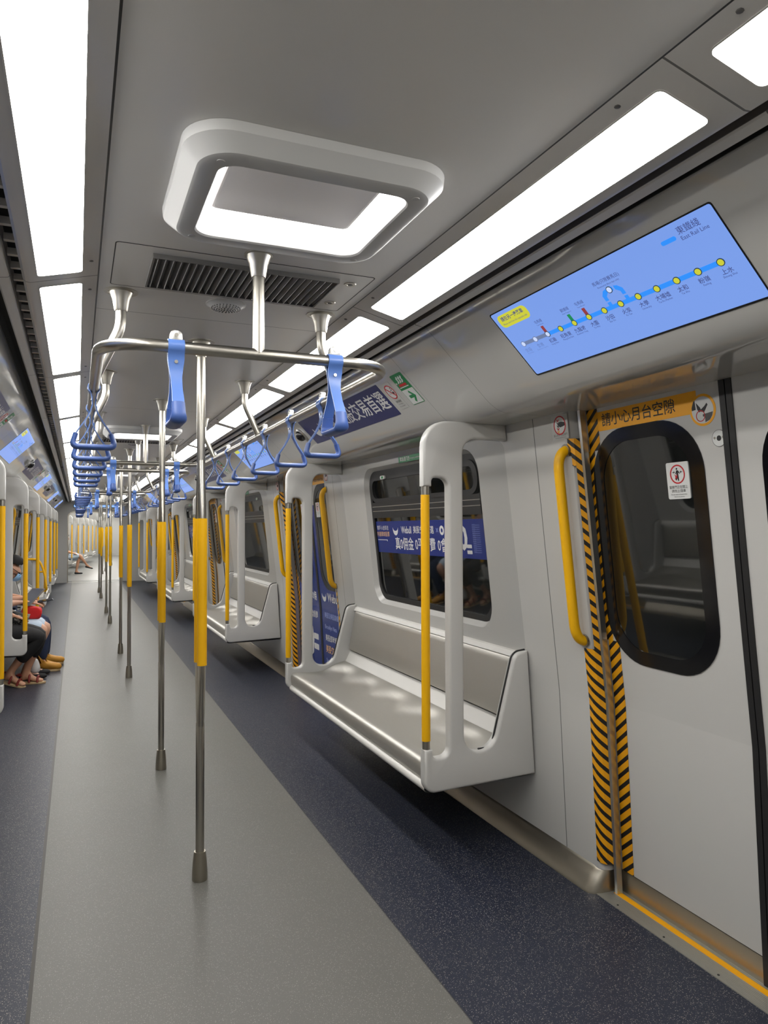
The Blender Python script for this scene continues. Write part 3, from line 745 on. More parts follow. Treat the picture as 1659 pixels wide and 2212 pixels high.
def make_strap():
    """hangs from z=0 (rail centre); loop plane is x-z, band width along y"""
    root = thing('hand_strap', 'x', 'strap')
    bm = B()
    # band around the rail, meeting below it, then spreading to the handle
    R = 0.0195; rail = [Vector((R*math.cos(a), 0, R*math.sin(a))) for a in [math.radians(-58+k*(296/14)) for k in range(15)]]
    def leg(e): return [Vector((e*0.0062, 0, -0.036)), Vector((e*0.0045, 0, -0.058)), Vector((e*0.012, 0, -0.085)), Vector((e*0.030, 0, -0.118)), Vector((e*0.052, 0, -0.150)), Vector((e*0.060, 0, -0.164))]
    pts = list(reversed(leg(1))) + rail + leg(-1)
    wid = [0.0150, 0.0155, 0.0140, 0.0150, 0.0185, 0.0215] + [0.0215]*15 + [0.0215, 0.0185, 0.0150, 0.0140, 0.0155, 0.0150]
    th = 0.0018; rows = []
    for i, p in enumerate(pts):
        d = (pts[min(i+1, len(pts)-1)]-pts[max(i-1, 0)]).normalized(); nn = Vector((d.z, 0, -d.x)); w = wid[i]
        rows.append([bm.verts.new(p + nn*a + Vector((0, b*w, 0))) for a, b in ((th, -1), (th, 1), (-th, 1), (-th, -1))])
    for a, b in zip(rows, rows[1:]):
        for j in range(4): bm.faces.new((a[j], a[(j+1) % 4], b[(j+1) % 4], b[j]))
    bm.faces.new(rows[0]); bm.faces.new(list(reversed(rows[-1])))
    obj('strap_band', bm, M_strap, root, ang=50)
    bm = B(); hp = path([(0.057, 0, -0.158), (0.071, 0, -0.205), (-0.071, 0, -0.205), (-0.057, 0, -0.158)], 0.026, 7)
    n = len(hp); rr = [0.0085+0.0022*min(1, 4*min(i, n-1-i)/n) for i in range(n)]
    tube(bm, hp, rr, 14, flat=2.0, up_=Vector((1, 0, 0))); obj('strap_handle', bm, M_handle, root, ang=60)
    bm = B(); prism(bm, fillet([(-0.017, 0.016), (0.017, 0.016), (0.015, 0.044, 0.012), (-0.015, 0.044, 0.012)], 4), lambda a, b, d: Vector((d, a, b)), -0.010, 0.010, 0.002, 2); cl = obj('clip', bm, M_alu, root)
    for e in (-1, 1):
        bm = B(); prism(bm, circle(0, 0.031, 0.0052, 12), lambda a, b, d: Vector((e*d, a, b)), 0.0095, 0.0125); obj('screw', bm, M_steel, cl)
        bm = B(); prism(bm, circle(0, -0.041, 0.0048, 12), lambda a, b, d: Vector((e*d, a, b)), 0.004, 0.0105); obj('rivet', bm, M_steel, root)
    return root
strap = make_strap(); firsts = True
SY = [2.70, 3.155, 3.64, 4.13, 4.62, 5.12]
for k in range(4):
    o = loop if k == 0 else dup(loop)
    place(o, (0, LC+P*k, 0), 0, 'steel rectangular handrail loop under the ceiling, %s from the camera' % ORD[k], 'overhead handrail loops')
    spots = []
    for s in (1, -1):
        for i, y in enumerate(SY): spots.append((s*LX, y, 0, 'blue hand strap, %s along the %s rail of the %s handrail loop' % (ORD[i], SIDE[s], ORD[k])))
    for e, yy in (('near', LY0), ('far', LY1)):
        for s in (1, -1): spots.append((s*0.225, yy, PI/2, 'blue hand strap on the %s crossbar of the %s handrail loop, %s-hand' % (e, ORD[k], SIDE[s])))
    for x, y, r, lab in spots:
        o = strap if firsts else dup(strap); firsts = False
        place(o, (x, y+P*k, LZ), r, lab, 'blue hand straps')
#@@PART2
# ------------------------------------------------------------------ benches
WXZ = lambda z: (1.4235+(1.392-1.4235)*(z-0.09)/0.65) if z < 0.74 else 1.392+(z-0.74)*(1.268-1.392)/1.128
def make_bench():
    root = thing('bench_seat', 'x', 'seat')
    YE = 1.070
    # seat pan: rounded front, gently dished, scalloped rise at the back
    bm = B(); NX, NY = 26, 86; y0, y1 = -1.042, 1.042; rows = []
    prof = [(0.899, 0.346), (0.893, 0.362), (0.890, 0.395), (0.893, 0.415), (0.900, 0.426), (0.912, 0.432), (0.930, 0.433)]
    xs_ = [0.93+(1.288-0.93)*i/18 for i in range(1, 19)]
    for j in range(NY+1):
        y = y0+(y1-y0)*j/NY; row = [Vector((p[0], y, p[1])) for p in prof]
        ph = math.cos(2*PI*(y)/(2.084/5)+PI)*0.5+0.5        # 1 at the seams between places
        for x in xs_:
            z = 0.433-0.010*math.sin(PI*min(1, (x-0.93)/0.26))
            x0_ = 1.095+0.105*(1-ph)**0.8
            u = max(0.0, min(1.0, (x-x0_)/(1.288-x0_))); z += 0.046*(u*u*(3-2*u))+0.006*(x-0.93)/0.36
            row.append(Vector((x, y, z)))
        rows.append([bm.verts.new(p) for p in row])
    for a, b in zip(rows, rows[1:]):
        for i in range(len(a)-1): bm.faces.new((a[i], a[i+1], b[i+1], b[i]))
    obj('seat_pan', bm, M_seat, root, ang=80)
    # white front lip and underside tray
    bm = B(); loft(bm, [(1.41, 0.335), (1.41, 0.315), (0.93, 0.306), (0.905, 0.306), (0.890, 0.311), (0.882, 0.322), (0.882, 0.333), (0.889, 0.343), (0.902, 0.348), (0.93, 0.346)], -1.045, 1.045); obj('front_lip', bm, M_lip, root, ang=60)
    bm = B(); loft(bm, [(1.281, 0.452), (1.287, 0.485), (1.293, 0.490), (1.325, 0.552), (1.331, 0.556), (1.36, 0.556)], -1.05, 1.05); obj('back_rail', bm, M_lip, root)
    # steel backrest with curled ends
    bm = B(); rows = []
    bp = [(1.350, 0.560), (1.322, 0.562), (1.309, 0.570), (1.309, 0.590), (1.320, 0.66), (1.336, 0.74), (1.348, 0.805), (1.352, 0.828), (1.360, 0.838), (1.377, 0.842)]
    for y, ins in ((-1.046, 0.05), (-1.043, 0.018), (-1.030, 0.005), (-1.00, 0.0), (1.00, 0.0), (1.030, 0.005), (1.043, 0.018), (1.046, 0.05)):
        rows.append([bm.verts.new((min(p[0]+ins, 1.40), y, p[1])) for p in bp])
    for a, b in zip(rows, rows[1:]):
        for i in range(len(bp)-1): bm.faces.new((a[i], a[i+1], b[i+1], b[i]))
    obj('backrest', bm, M_seat, root, ang=50)
    bm = B(); loft(bm, [(1.352, 0.838), (1.366, 0.860), (1.384, 0.866)], -1.045, 1.045); obj('backrest_cap', bm, M_lip, root)
    # end panels
    hole_b = [(1.05, 0.468, 0.075), (1.195, 0.468, 0.09), (1.305, 0.872, 0.06), (1.372, 0.878)]
    for e in (-1, 1):
        out = fillet([(0.862, 0.318, 0.05), (0.862, 0.500), (0.901, 0.500), (0.901, 0.462, 0.036), (0.980, 0.462, 0.038), (0.980, 1.634, 0.038),
                      (0.901, 1.634, 0.036), (0.901, 1.597), (0.862, 1.597), (0.862, 1.876, 0.115), (WXZ(1.876)-0.003, 1.876), (WXZ(1.805)-0.003, 1.805),
                      (1.05, 1.805, 0.065)] + hole_b + [(WXZ(0.335)-0.004, 0.335)], 8)
        bm = B(); bprism(bm, out, lambda a, b, d: Vector((a, e*YE+d, b)), -0.025, 0.025, 0.012, 4)
        pn = obj('end_panel', bm, M_white, root, ang=50)
        gl = fillet([(1.046, 1.81, 0.066), (1.046, 0.462, 0.075), (1.198, 0.462, 0.09), (1.309, 0.868, 0.06), (1.374, 0.872), (WXZ(1.81)-0.012, 1.81, 0.05)], 6)
        bm = B(); prism(bm, gl, lambda a, b, d: Vector((a, e*YE+d, b)), -0.004, 0.004); obj('glass_pane', bm, M_glass, pn)
        bm = B(); sl = fillet([(1.12, 0.4685), (1.195, 0.4685, 0.09), (1.305, 0.872, 0.06), (1.365, 0.878)], 8)[0:]
        sl = [p for p in sl if True]
        tube(bm, [(p[0]-0.002, e*YE, p[1]+0.002) for p in fillet([(1.13, 0.4685), (1.195, 0.4685, 0.088), (1.305, 0.872, 0.058), (1.37, 0.878), (1.37, 0.9)], 8)[0:-1]], 0.0045, 6); obj('rubber_edge', bm, M_black, pn)
        bm = B(); tube(bm, [(0.880, e*YE, 0.49), (0.880, e*YE, 1.605)], 0.0165, 16); rd = obj('grab_rail', bm, M_steel, pn)
        bm = B(); lathe(bm, [(0.0165, 0.534), (0.0186, 0.534), (0.0186, 1.561), (0.0165, 1.561)], (0.880, e*YE, 0), 18); obj('yellow_grip', bm, M_yel, rd)
    return root
bench = make_bench(); n = 0
for s in (1, -1):
    for k in BAYS:
        o = bench if n == 0 else dup(bench); n += 1
        place(o, (0, BAY0+P*k, 0), 0 if s > 0 else PI, 'steel bench between white end panels on the %s, %s from the camera' % (SIDE[s], ORD[k]), 'steel benches')

# ------------------------------------------------------------------ yellow door handles
def make_handle():
    root = thing('grab_bar', 'x', 'grab bar')
    pts = arc3(FW_UP(0, zt(1.722), -0.004), FW_UP(0, zt(1.635), 0.043), FW_UP(0, zt(1.715), 0.045), 9) + arc3(FW_UP(0, zt(1.065), 0.043), FW_UP(0, zt(0.978), -0.004), FW_UP(0, zt(0.985), 0.045), 9)
    bm = B(); tube(bm, pts, 0.0200, 14); obj('yellow_tube', bm, M_yel, root, ang=60)
    for z in (1.722, 0.980):
        bm = B(); prism(bm, circle(0, zt(z), 0.025, 18), lambda a, b, d: FW_UP(a, b, d), -0.002, 0.006); obj('collar', bm, M_steel, root)
    return root
hd = make_handle(); n = 0
for s in (1, -1):
    for k in DOORS:
        for e in (-1, 1):
            if s > 0 and k == 0 and e < 0: continue
            o = hd if n == 0 else dup(hd); n += 1
            place(o, (0, D0+P*k+e*0.699, 0), 0 if s > 0 else PI, 'curved yellow grab bar on the %s wall, %s side of the %s doorway' % (SIDE[s], 'far' if e > 0 else 'near', ORD[k]), 'yellow door grab bars')

# ------------------------------------------------------------------ round hand warning signs by the doors
def make_handsign():
    root = thing('warning_sign', 'x', 'sign')
    flat([Vector(p) for p in ((-0.052, zt(1.768)), (0.050, zt(1.768)), (0.050, zt(1.862)), (-0.052, zt(1.862)))], M_signgrey, FW_UP, 'backing', root, 0.0003, 0.001)
    cy = zt(1.822)
    flat(circle(0, cy, 0.036), M_signwhite, FW_UP, 'disc', root, 0.0005, 0.0014); flatring(0, cy, 0.0375, 0.0325, M_red, FW_UP, 'red_ring', root, 0, 0.002)
    for i, mm in enumerate((M_red, M_printblack, M_printblack, M_red, M_amber)):
        y = cy+0.022-0.011*i
        flat([Vector((q, y+w)) for q, w in ((-0.017, 0.004), (-0.010, -0.003), (-0.003, 0.004), (-0.003, -0.001), (-0.010, -0.009), (-0.017, -0.001))], mm, FW_UP, 'arrow', root, 0.001, 0.0018)
    flat([Vector((p[0], cy+p[1])) for p in ((-0.012, 0.006), (-0.004, 0.013), (0.010, 0.014), (0.030, 0.010), (0.033, -0.003), (0.018, -0.006), (0.004, -0.008), (-0.008, -0.002))], M_printblack, FW_UP, 'hand', root, 0.001, 0.0022)
    text('當心夾手 勿近車門', 0.0105, M_printgrey, FW_UP, 0, zt(1.784), 0.0014, root)
    text('Do not lean against the doors', 0.0055, M_printgrey, FW_UP, 0, zt(1.774), 0.0014, root)
    return root
hs = make_handsign(); n = 0
for s in (1, -1):
    for k in DOORS:
        for e in (-1, 1):
            if s > 0 and k == 0 and e < 0: continue
            o = hs if n == 0 else dup(hs); n += 1
            place(o, (0, D0+P*k+e*0.722, 0), 0 if s > 0 else PI, 'round red hand warning sign on the %s wall, %s side of the %s doorway' % (SIDE[s], 'far' if e > 0 else 'near', ORD[k]), 'hand warning signs')

# ------------------------------------------------------------------ route map screens over the doors
def make_screen():
    root = thing('route_map_screen', 'x', 'screen')
    T0, T1 = -0.058, -0.312; A = 0.449
    flat(rrect(-A-0.006, A+0.004, T1-0.006, T0+0.004, 0.008, 3), M_blackpaint, FH, 'bezel', root, -0.002, 0.001)
    face = flat(rrect(-A, A, T1, T0, 0.006, 3), M_scrB, FH, 'display', root, 0.0, 0.0018)
    W, Hh = 2*A, T0-T1
    X = lambda u: -A+u*W
    Yv = lambda v: T0-v*Hh
    def el(poly, m, d=0.0024): return flat([Vector(p) for p in poly], m, FH, 'display_graphic', face, 0.001, d)
    def bar(u0, u1, v, h, m, d=0.0024): return el([(X(u0), Yv(v)-h), (X(u1), Yv(v)-h), (X(u1), Yv(v)+h), (X(u0), Yv(v)+h)], m, d)
    v0 = 0.53; us = [0.052, 0.128, 0.205, 0.278, 0.356, 0.432, 0.510, 0.588, 0.668, 0.745, 0.820, 0.890, 0.955]
    us = [0.055+(0.935-0.055)*i/12 for i in range(13)]
    bar(us[0], us[1], v0, 0.0065, M_scrG); bar(us[1], us[2], v0, 0.0065, M_scrG); bar(us[2], us[12], v0, 0.0065, M_scrL)
    zh = ['金鐘', '會展', '紅磡', '旺角東', '九龍塘', '大圍', '沙田', '火炭', '大學', '大埔墟', '太和', '粉嶺', '上水']
    en = ['Admiralty', 'Exhibition Centre', 'Hung Hom', 'Mong Kok East', 'Kowloon Tong', 'Tai Wai', 'Sha Tin', 'Fo Tan', 'University', 'Tai Po Market', 'Tai Wo', 'Fanling', 'Sheung Shui']
    for i, u in enumerate(us):
        flat(circle(X(u), Yv(v0), 0.0105, 20), M_scrK if i > 1 else M_scrG, FH, 'display_graphic', face, 0.001, 0.0028)
        flat(circle(X(u), Yv(v0), 0.0082, 20), M_scrY if i > 2 else M_scrW, FH, 'display_graphic', face, 0.001, 0.0032)
        tm = M_scrT if i > 1 else M_scrF
        text(zh[i], 0.0165, tm, FH, X(u)+0.002, Yv(v0)-0.026, 0.0024, face, bold=0.0001)
        text(en[i], 0.0080, tm, FH, X(u)+0.002, Yv(v0)-0.038, 0.0024, face)
    for i, m, tz, te in ((2, M_scrBr, '屯馬綫', 'Tuen Ma Line'), (5, M_scrBr, '屯馬綫', 'Tuen Ma Line'), (4, M_scrGn, '觀塘綫', 'Kwun Tong Line')):
        x = X(us[i]); y = Yv(v0); el([(x-0.0062, y+0.008), (x+0.0062, y+0.008), (x+0.0062, y+0.032), (x-0.0062, y+0.032)], m, 0.0025)
        text(tz, 0.0125, M_scrT, FH, x, y+0.050, 0.0024, face); text(te, 0.006, M_scrT, FH, x, y+0.039, 0.0024, face)
    # racecourse loop
    xl, xr = X((us[6]+us[7])/2), X((us[7]+us[8])/2); yb, yt = Yv(v0), Yv(0.335); h = 0.0062
    for seg in ([(xl-h, yb), (xl+h, yb), (xl+h, yb+0.017), (xl-h, yb+0.017)], [(xr-h, yb), (xr+h, yb), (xr+h, yb+0.017), (xr-h, yb+0.017)],
                [(xl-h, yb+0.022), (xl+h, yb+0.022), (xl+h, yb+0.034), (xl+0.018, yt-h), (xl+0.018, yt+h), (xl+0.006, yt+h-0.003), (xl-h, yb+0.040)],
                [(xr+h, yb+0.022), (xr-h, yb+0.022), (xr-h, yb+0.034), (xr-0.018, yt-h), (xr-0.018, yt+h), (xr-0.006, yt+h-0.003), (xr+h, yb+0.040)],
                [(xl+0.024, yt-h), (xr-0.024, yt-h), (xr-0.024, yt+h), (xl+0.024, yt+h)]): el(seg, M_scrL)
    cxm = (xl+xr)/2-0.004
    flat(circle(cxm, yt, 0.0105, 20), M_scrK, FH, 'display_graphic', face, 0.001, 0.0028); flat(circle(cxm, yt, 0.0082, 20), M_scrW, FH, 'display_graphic', face, 0.001, 0.0032)
    text('馬場(只限賽馬日)', 0.0135, M_scrT, FH, cxm+0.01, yt+0.030, 0.0024, face); text('Racecourse (Race days only)', 0.0072, M_scrT, FH, cxm+0.01, yt+0.017, 0.0024, face)
    flat(rrect(X(0.02), X(0.195), Yv(0.235), Yv(0.05), 0.018, 6), M_scrY, FH, 'display_graphic', face, 0.001, 0.0024)
    text('請在另一邊落車', 0.0175, M_scrT, FH, X(0.107), Yv(0.115), 0.003, face, bold=0.0003); text('Please exit from the opposite side', 0.0095, M_scrT, FH, X(0.107), Yv(0.185), 0.003, face)
    flat(rrect(X(0.815), X(0.865), Yv(0.165), Yv(0.12), 0.005, 4), M_scrL, FH, 'display_graphic', face, 0.001, 0.0024)
    text('東鐵綫', 0.022, M_scrT, FH, X(0.877), Yv(0.10), 0.0024, face, align='LEFT'); text('East Rail Line', 0.015, M_scrT, FH, X(0.877), Yv(0.175), 0.0024, face, align='LEFT')
    return root
scr = make_screen(); n = 0
for s in (1, -1):
    for k in DOORS:
        o = scr if n == 0 else dup(scr); n += 1
        place(o, (0, D0-0.018*s+P*k, 0), 0 if s > 0 else PI, 'bright blue route map screen on the %s header, over the %s doorway' % (SIDE[s], ORD[k]), 'route map displays')

# ------------------------------------------------------------------ header posters, exit and no smoking signs, camera domes
def make_poster():
    root = thing('advert_poster', 'x', 'poster')
    bd = flat(rrect(-0.605, 0.690, -0.283, -0.098, 0.004, 2), M_adnavy, FH, 'poster_sheet', root, 0, 0.0012)
    bm = B(); crescent(bm, -0.43, -0.20, 0.052, FH, 0.002); obj('poster_logo', bm, M_print, bd)
    text('Webull', 0.105, M_print, FH, -0.215, -0.198, 0.002, bd, bold=0.0018, sx=0.80)
    text('美股交易首選', 0.115, M_print, FH, 0.335, -0.190, 0.002, bd, bold=0.0011, sx=0.98)
    return root
def make_exit():
    root = thing('exit_sign', 'x', 'sign')
    g0, g1 = -0.0565, 0.0565
    flat(rrect(g0, g1, -0.262, -0.092, 0.006, 3), M_green, FH, 'sign_board', root, 0, 0.0012)
    flat(rrect(g0+0.003, g1-0.003, -0.259, -0.178, 0.003, 2), M_signwhite, FH, 'arrow_field', root, 0.0005, 0.0016)
    el = lambda pts, m: flat([Vector(p) for p in pts], m, FH, 'pictogram', root, 0.001, 0.0022)
    el([(-0.038, -0.158), (0.030, -0.158), (0.030, -0.146), (-0.038, -0.146)], M_red)
    el([(-0.046, -0.166), (0.038, -0.166), (0.038, -0.162), (-0.046, -0.162)], M_signwhite)
    for x in (-0.032, -0.012, 0.008): el([(x, -0.140), (x+0.012, -0.128), (x+0.010, -0.116), (x+0.024, -0.104), (x+0.030, -0.112), (x+0.020, -0.122), (x+0.022, -0.132), (x+0.010, -0.141)], M_signwhite)
    flat(circle(-0.046, -0.138, 0.0055, 12), M_signwhite, FH, 'pictogram', root, 0.001, 0.0022)
    el([(p[1]*1.0+0.2175, -0.2185-p[0]) for p in ((-0.008, -0.247), (0.008, -0.247), (0.008, -0.212), (0.024, -0.228), (0.033, -0.219), (0.0, -0.188), (-0.033, -0.219), (-0.024, -0.228), (-0.008, -0.212))], M_green)
    return root
def make_nosmoke():
    root = thing('no_smoking_sign', 'x', 'sign')
    flat(rrect(-0.047, 0.047, -0.262, -0.110, 0.003, 2), M_signgrey, FH, 'sign_board', root, 0, 0.0010)
    flat(circle(0, -0.162, 0.036), M_signwhite, FH, 'disc', root, 0, 0.0013); flatring(0, -0.162, 0.040, 0.0345, M_red, FH, 'red_ring', root, 0, 0.0018)
    el = lambda pts, m, d=0.0018: flat([Vector(p) for p in pts], m, FH, 'pictogram', root, 0.001, d)
    el([(-0.024, -0.173), (0.012, -0.173), (0.012, -0.165), (-0.024, -0.165)], M_signgrey); el([(0.012, -0.175), (0.026, -0.175), (0.026, -0.163), (0.012, -0.163)], M_printblack)
    el([(0.006, -0.156), (0.022, -0.150), (0.014, -0.142), (0.024, -0.138), (0.024, -0.141), (0.019, -0.143), (0.026, -0.152), (0.010, -0.159)], M_printgrey)
    el([(-0.028, -0.139), (-0.024, -0.135), (0.028, -0.185), (0.024, -0.189)], M_red, 0.0022)
    text('請勿吸煙', 0.014, M_printgrey, FH, 0, -0.219, 0.0014, root); text('No smoking', 0.009, M_printgrey, FH, 0, -0.233, 0.0014, root); text('Max. penalty $5000', 0.007, M_printgrey, FH, 0, -0.247, 0.0014, root)
    return root
def make_dome():
    root = thing('security_camera', 'x', 'camera')
    c = FH(0, -0.185, 0)
    Rm = FH.mtx(0, -0.185, 0)
    bm = B(); lathe(bm, [(0.050, 0), (0.050, 0.006), (0.042, 0.012), (0.038, 0.012)], (0, 0, 0), 24); bmesh.ops.transform(bm, matrix=Rm, verts=bm.verts); obj('dome_base', bm, M_alu, root)
    bm = B(); lathe(bm, [(0.038, 0.010), (0.036, 0.022), (0.028, 0.034), (0.015, 0.041), (0, 0.043)], (0, 0, 0), 24); bmesh.ops.transform(bm, matrix=Rm, verts=bm.verts); obj('dome', bm, M_blackpaint, root, ang=60)
    return root
def make_ventsign():
    root = thing('ventilation_sign', 'x', 'sign')
    flat([Vector(p) for p in ((-0.152, zt(1.803)), (0.152, zt(1.803)), (0.152, zt(1.838)), (-0.152, zt(1.838)))], M_green, FW_UP, 'sign_board', root, 0, 0.0012)
    text('緊急通風窗', 0.026, M_signwhite, FW_UP, -0.065, zt(1.8205), 0.0018, root, bold=0.0004); text('Emergency ventilation', 0.0155, M_signwhite, FW_UP, 0.070, zt(1.8195), 0.0018, root)
    return root
PROTO = {}
def put(key, maker, loc, rot, label, grp):
    if key not in PROTO: PROTO[key] = maker(); o = PROTO[key]
    else: o = dup(PROTO[key])
    return place(o, loc, rot, label, grp)
for s in (1, -1):
    for k in BAYS:
        c = BAY0+P*k; r = 0 if s > 0 else PI; w = 'on the %s header, above the %s bench' % (SIDE[s], ORD[k])
        put('poster', make_poster, (0, c, 0), r, 'blue poster with white lettering ' + w, 'header posters')
        put('exit', make_exit, (0, c-s*0.917, 0), r, 'green and white arrow sign ' + w, 'arrow signs')
        put('smoke', make_nosmoke, (0, c-s*0.765, 0), r, 'round red no smoking sign ' + w, 'no smoking signs')
        put('dome', make_dome, (0, c+s*0.715, 0), r, 'small black camera dome ' + w, 'camera domes')
        put('ventsign', make_ventsign, (0, c-s*0.075, 0), r, 'narrow green sign over the window, behind the %s bench on the %s' % (ORD[k], SIDE[s]), 'ventilation signs')
# blue sticker band across two of the right-hand windows
def make_band():
    root = thing('window_advert', 'x', 'poster')
    FR = lambda a, b, d: FW_UP(a, b, d-0.034)
    class FRW(Frame): pass
    fr = Frame(1.392, 0.74, 1.268-1.392, 1.868-0.74); fr.o = fr.o - fr.n*0.034
    b0, b1 = zt(1.262), zt(1.462)
    sh = flat([Vector(p) for p in ((-0.620, b0), (0.760, b0), (0.760, b1), (-0.620, b1))], M_adblue, fr, 'poster_sheet', root, -0.0055, -0.004)
    Z = lambda z: zt(z)
    D = -0.0034
    text('開戶入金即送', 0.031, M_print, fr, -0.515, Z(1.418), D, sh); text('特選環球股票', 0.034, M_printorange, fr, -0.515, Z(1.378), D, sh)
    flat([Vector(p) for p in ((-0.61, Z(1.345)), (-0.455, Z(1.345)), (-0.455, Z(1.335)), (-0.462, Z(1.335)), (-0.462, Z(1.341)), (-0.61, Z(1.341)))], M_print, fr, 'poster_print', sh, -0.005, D)
    bm = B(); crescent(bm, -0.315, Z(1.405), 0.040, lambda a, b, d: fr(a, b, d-0.0052), 0.0018); obj('poster_logo', bm, M_print, sh)
    text('Webull', 0.060, M_print, fr, -0.155, Z(1.405), D, sh, bold=0.001, sx=0.82)
    text('美股交易首選', 0.047, M_print, fr, 0.075, Z(1.405), D, sh, bold=0.0005, sx=0.95); text('×', 0.06, M_printpale, fr, 0.250, Z(1.403), D, sh)
    flatring(0.305, Z(1.405), 0.026, 0.012, M_print, fr, 'poster_logo', sh, -0.005, D)
    text('真0佣金 0平台費 0會員費', 0.082, M_print, fr, 0.085, Z(1.318), D, sh, bold=0.0008, sx=0.93)
    text('0', 0.17, M_print, fr, 0.535, Z(1.36), D, sh, bold=0.006)
    for z in (1.315, 1.285): flat(rrect(0.565, 0.615, Z(z), Z(z+0.018), 0.003, 2), M_print, fr, 'poster_print', sh, -0.005, D)
    for i in range(14):
        text('投資涉及風險 Investing involves risk', 0.0082, M_printpale, fr, 0.635, Z(1.432-0.0105*i), D, sh, align='LEFT', sx=0.60)
    return root
put('band', make_band, (0, BAY0, 0), 0, 'blue advert band with white lettering stuck across the nearest right-hand window', None)
put('band', make_band, (0, BAY0+2*P, 0), 0, 'blue advert band stuck across the window behind the third bench on the right', None)

# ------------------------------------------------------------------ lit message panel over the gangway
t_ = thing('message_panel', 'long pale blue lit message panel above the gangway opening at the far end', 'display', (0, Y_END, 0))
bm = B(); prism(bm, rrect(-0.56, 0.56, 2.005, 2.095, 0.01, 3), lambda a, b, d: Vector((a, -d, b)), 0, 0.012); obj('panel_frame', bm, M_dark, t_)
bm = B(); prism(bm, rrect(-0.545, 0.545, 2.018, 2.082, 0.006, 3), lambda a, b, d: Vector((a, -d, b)), 0.01, 0.014); obj('panel_face', bm, M_led, t_)

# ------------------------------------------------------------------ next carriage beyond the gangway, turned right on the curve
TH = math.radians(5.0); PIV = Vector((0, Y_END+0.35, 0))
def nx(v): return PIV + Vector((v[0]*math.cos(TH)+v[1]*math.sin(TH), -v[0]*math.sin(TH)+v[1]*math.cos(TH), v[2]))
NL = 20.5
MX = Matrix.Translation(PIV) @ Matrix.Rotation(-TH, 4, 'Z')
bm = B(); box(bm, -1.66, 1.66, 0.25, NL, -0.06, -0.002); bmesh.ops.transform(bm, matrix=MX, verts=bm.verts)
M_fl2 = mat('next_floor', (0.2, 0.205, 0.2), 0.35)
o = obj('floor', bm, M_fl2, kind='structure')
for s in (1, -1):
    bm = B(); loft(bm, [(s*0.80, -0.002), (s*0.80, 1.95), (s*0.70, 2.05), (0, 2.05)], -0.30, 0.32, 3); bmesh.ops.transform(bm, matrix=Matrix.Translation((0, Y_END+0.4, 0)), verts=bm.verts)
    obj('wall_gangway', bm, M_louvre, kind='structure')
    bm = B(); loft(bm, [(s*1.42, 0), (s*1.392, 0.74), (s*1.268, 1.868), (s*1.05, 1.872), (s*0.72, 2.17), (s*0.0, 2.19)], 0.3, NL); bmesh.ops.transform(bm, matrix=MX, verts=bm.verts)
    obj('wall_next_' + SIDE[s], bm, M_white, kind='structure')
    bm = B(); a, b = sorted((s*0.46, s*0.585)); box(bm, a, b, 0.6, NL-0.5, 2.150, 2.156); bmesh.ops.transform(bm, matrix=MX, verts=bm.verts)
    tag(obj('ceiling_light', bm, M_lamp), 'continuous lit strip in the ceiling of the next carriage, %s side' % SIDE[s], 'light')
bm = B(); box(bm, -1.6, 1.6, NL, NL+0.05, 0, 2.2); bmesh.ops.transform(bm, matrix=MX, verts=bm.verts); obj('wall_next_end', bm, M_white, kind='structure')
for s in (1, -1):
    for k in range(3):
        o = dup(bench); place(o, nx((0, 4.15+P*k, 0)), -TH + (0 if s > 0 else PI), 'steel bench in the next carriage beyond the gangway, %s on the %s' % (ORD[k], SIDE[s]), 'benches in the next carriage')
for i, y in enumerate((3.4, 4.9, 7.75, 9.2)):
    o = dup(pole); place(o, nx((0, y, 0)), -TH, 'steel pole with yellow grips in the next carriage, %s beyond the gangway' % ORD[i], 'poles in the next carriage')
#@@PART3
# ------------------------------------------------------------------ people
M_skin = mat('skin', S(205, 160, 135), 0.5); M_skinB = mat('skin_tan', S(198, 148, 118), 0.5)
M_hair = mat('black_hair', (0.006, 0.005, 0.005), 0.7, 0, 0.25)
M_mask = mat('blue_face_mask', S(140, 185, 225), 0.6); M_blk = mat('black_cloth', (0.010, 0.010, 0.011), 0.8)
M_jean = mat('blue_denim', S(34, 46, 74), 0.8); M_short = mat('pale_blue_cloth', S(188, 205, 222), 0.75)
M_tee = mat('grey_white_cloth', S(190, 192, 196), 0.8); M_bluetee = mat('dusty_blue_cloth', S(70, 85, 115), 0.8)
M_boot = mat('tan_nubuck', S(196, 140, 50), 0.6); M_sole = mat('pale_sole', S(190, 165, 125), 0.6); M_sandal = mat('red_leather', S(128, 40, 34), 0.5)
M_redbag = mat('red_cloth', S(205, 30, 34), 0.7); M_plastic = mat('white_plastic_bag', (0.7, 0.7, 0.7), 0.35); M_device = mat('grey_device', S(120, 112, 105), 0.4); M_tab = mat('tablet_face', S(96, 100, 110), 0.25); M_gl = mat('black_glass', (0.01, 0.012, 0.02), 0.08)
M_camo = mat('patterned_cloth', (0.05, 0.05, 0.05), 0.8)
t = NT(M_camo); co, x, y, z = t.xyz(); nz = t.n('ShaderNodeTexNoise', ins={'Vector': co}); nz.inputs['Scale'].default_value = 28
t.set('Base Color', t.mix(t.math('GREATER_THAN', nz.outputs[0], 0.53), (0.012, 0.012, 0.012, 1), (0.22, 0.21, 0.19, 1)))

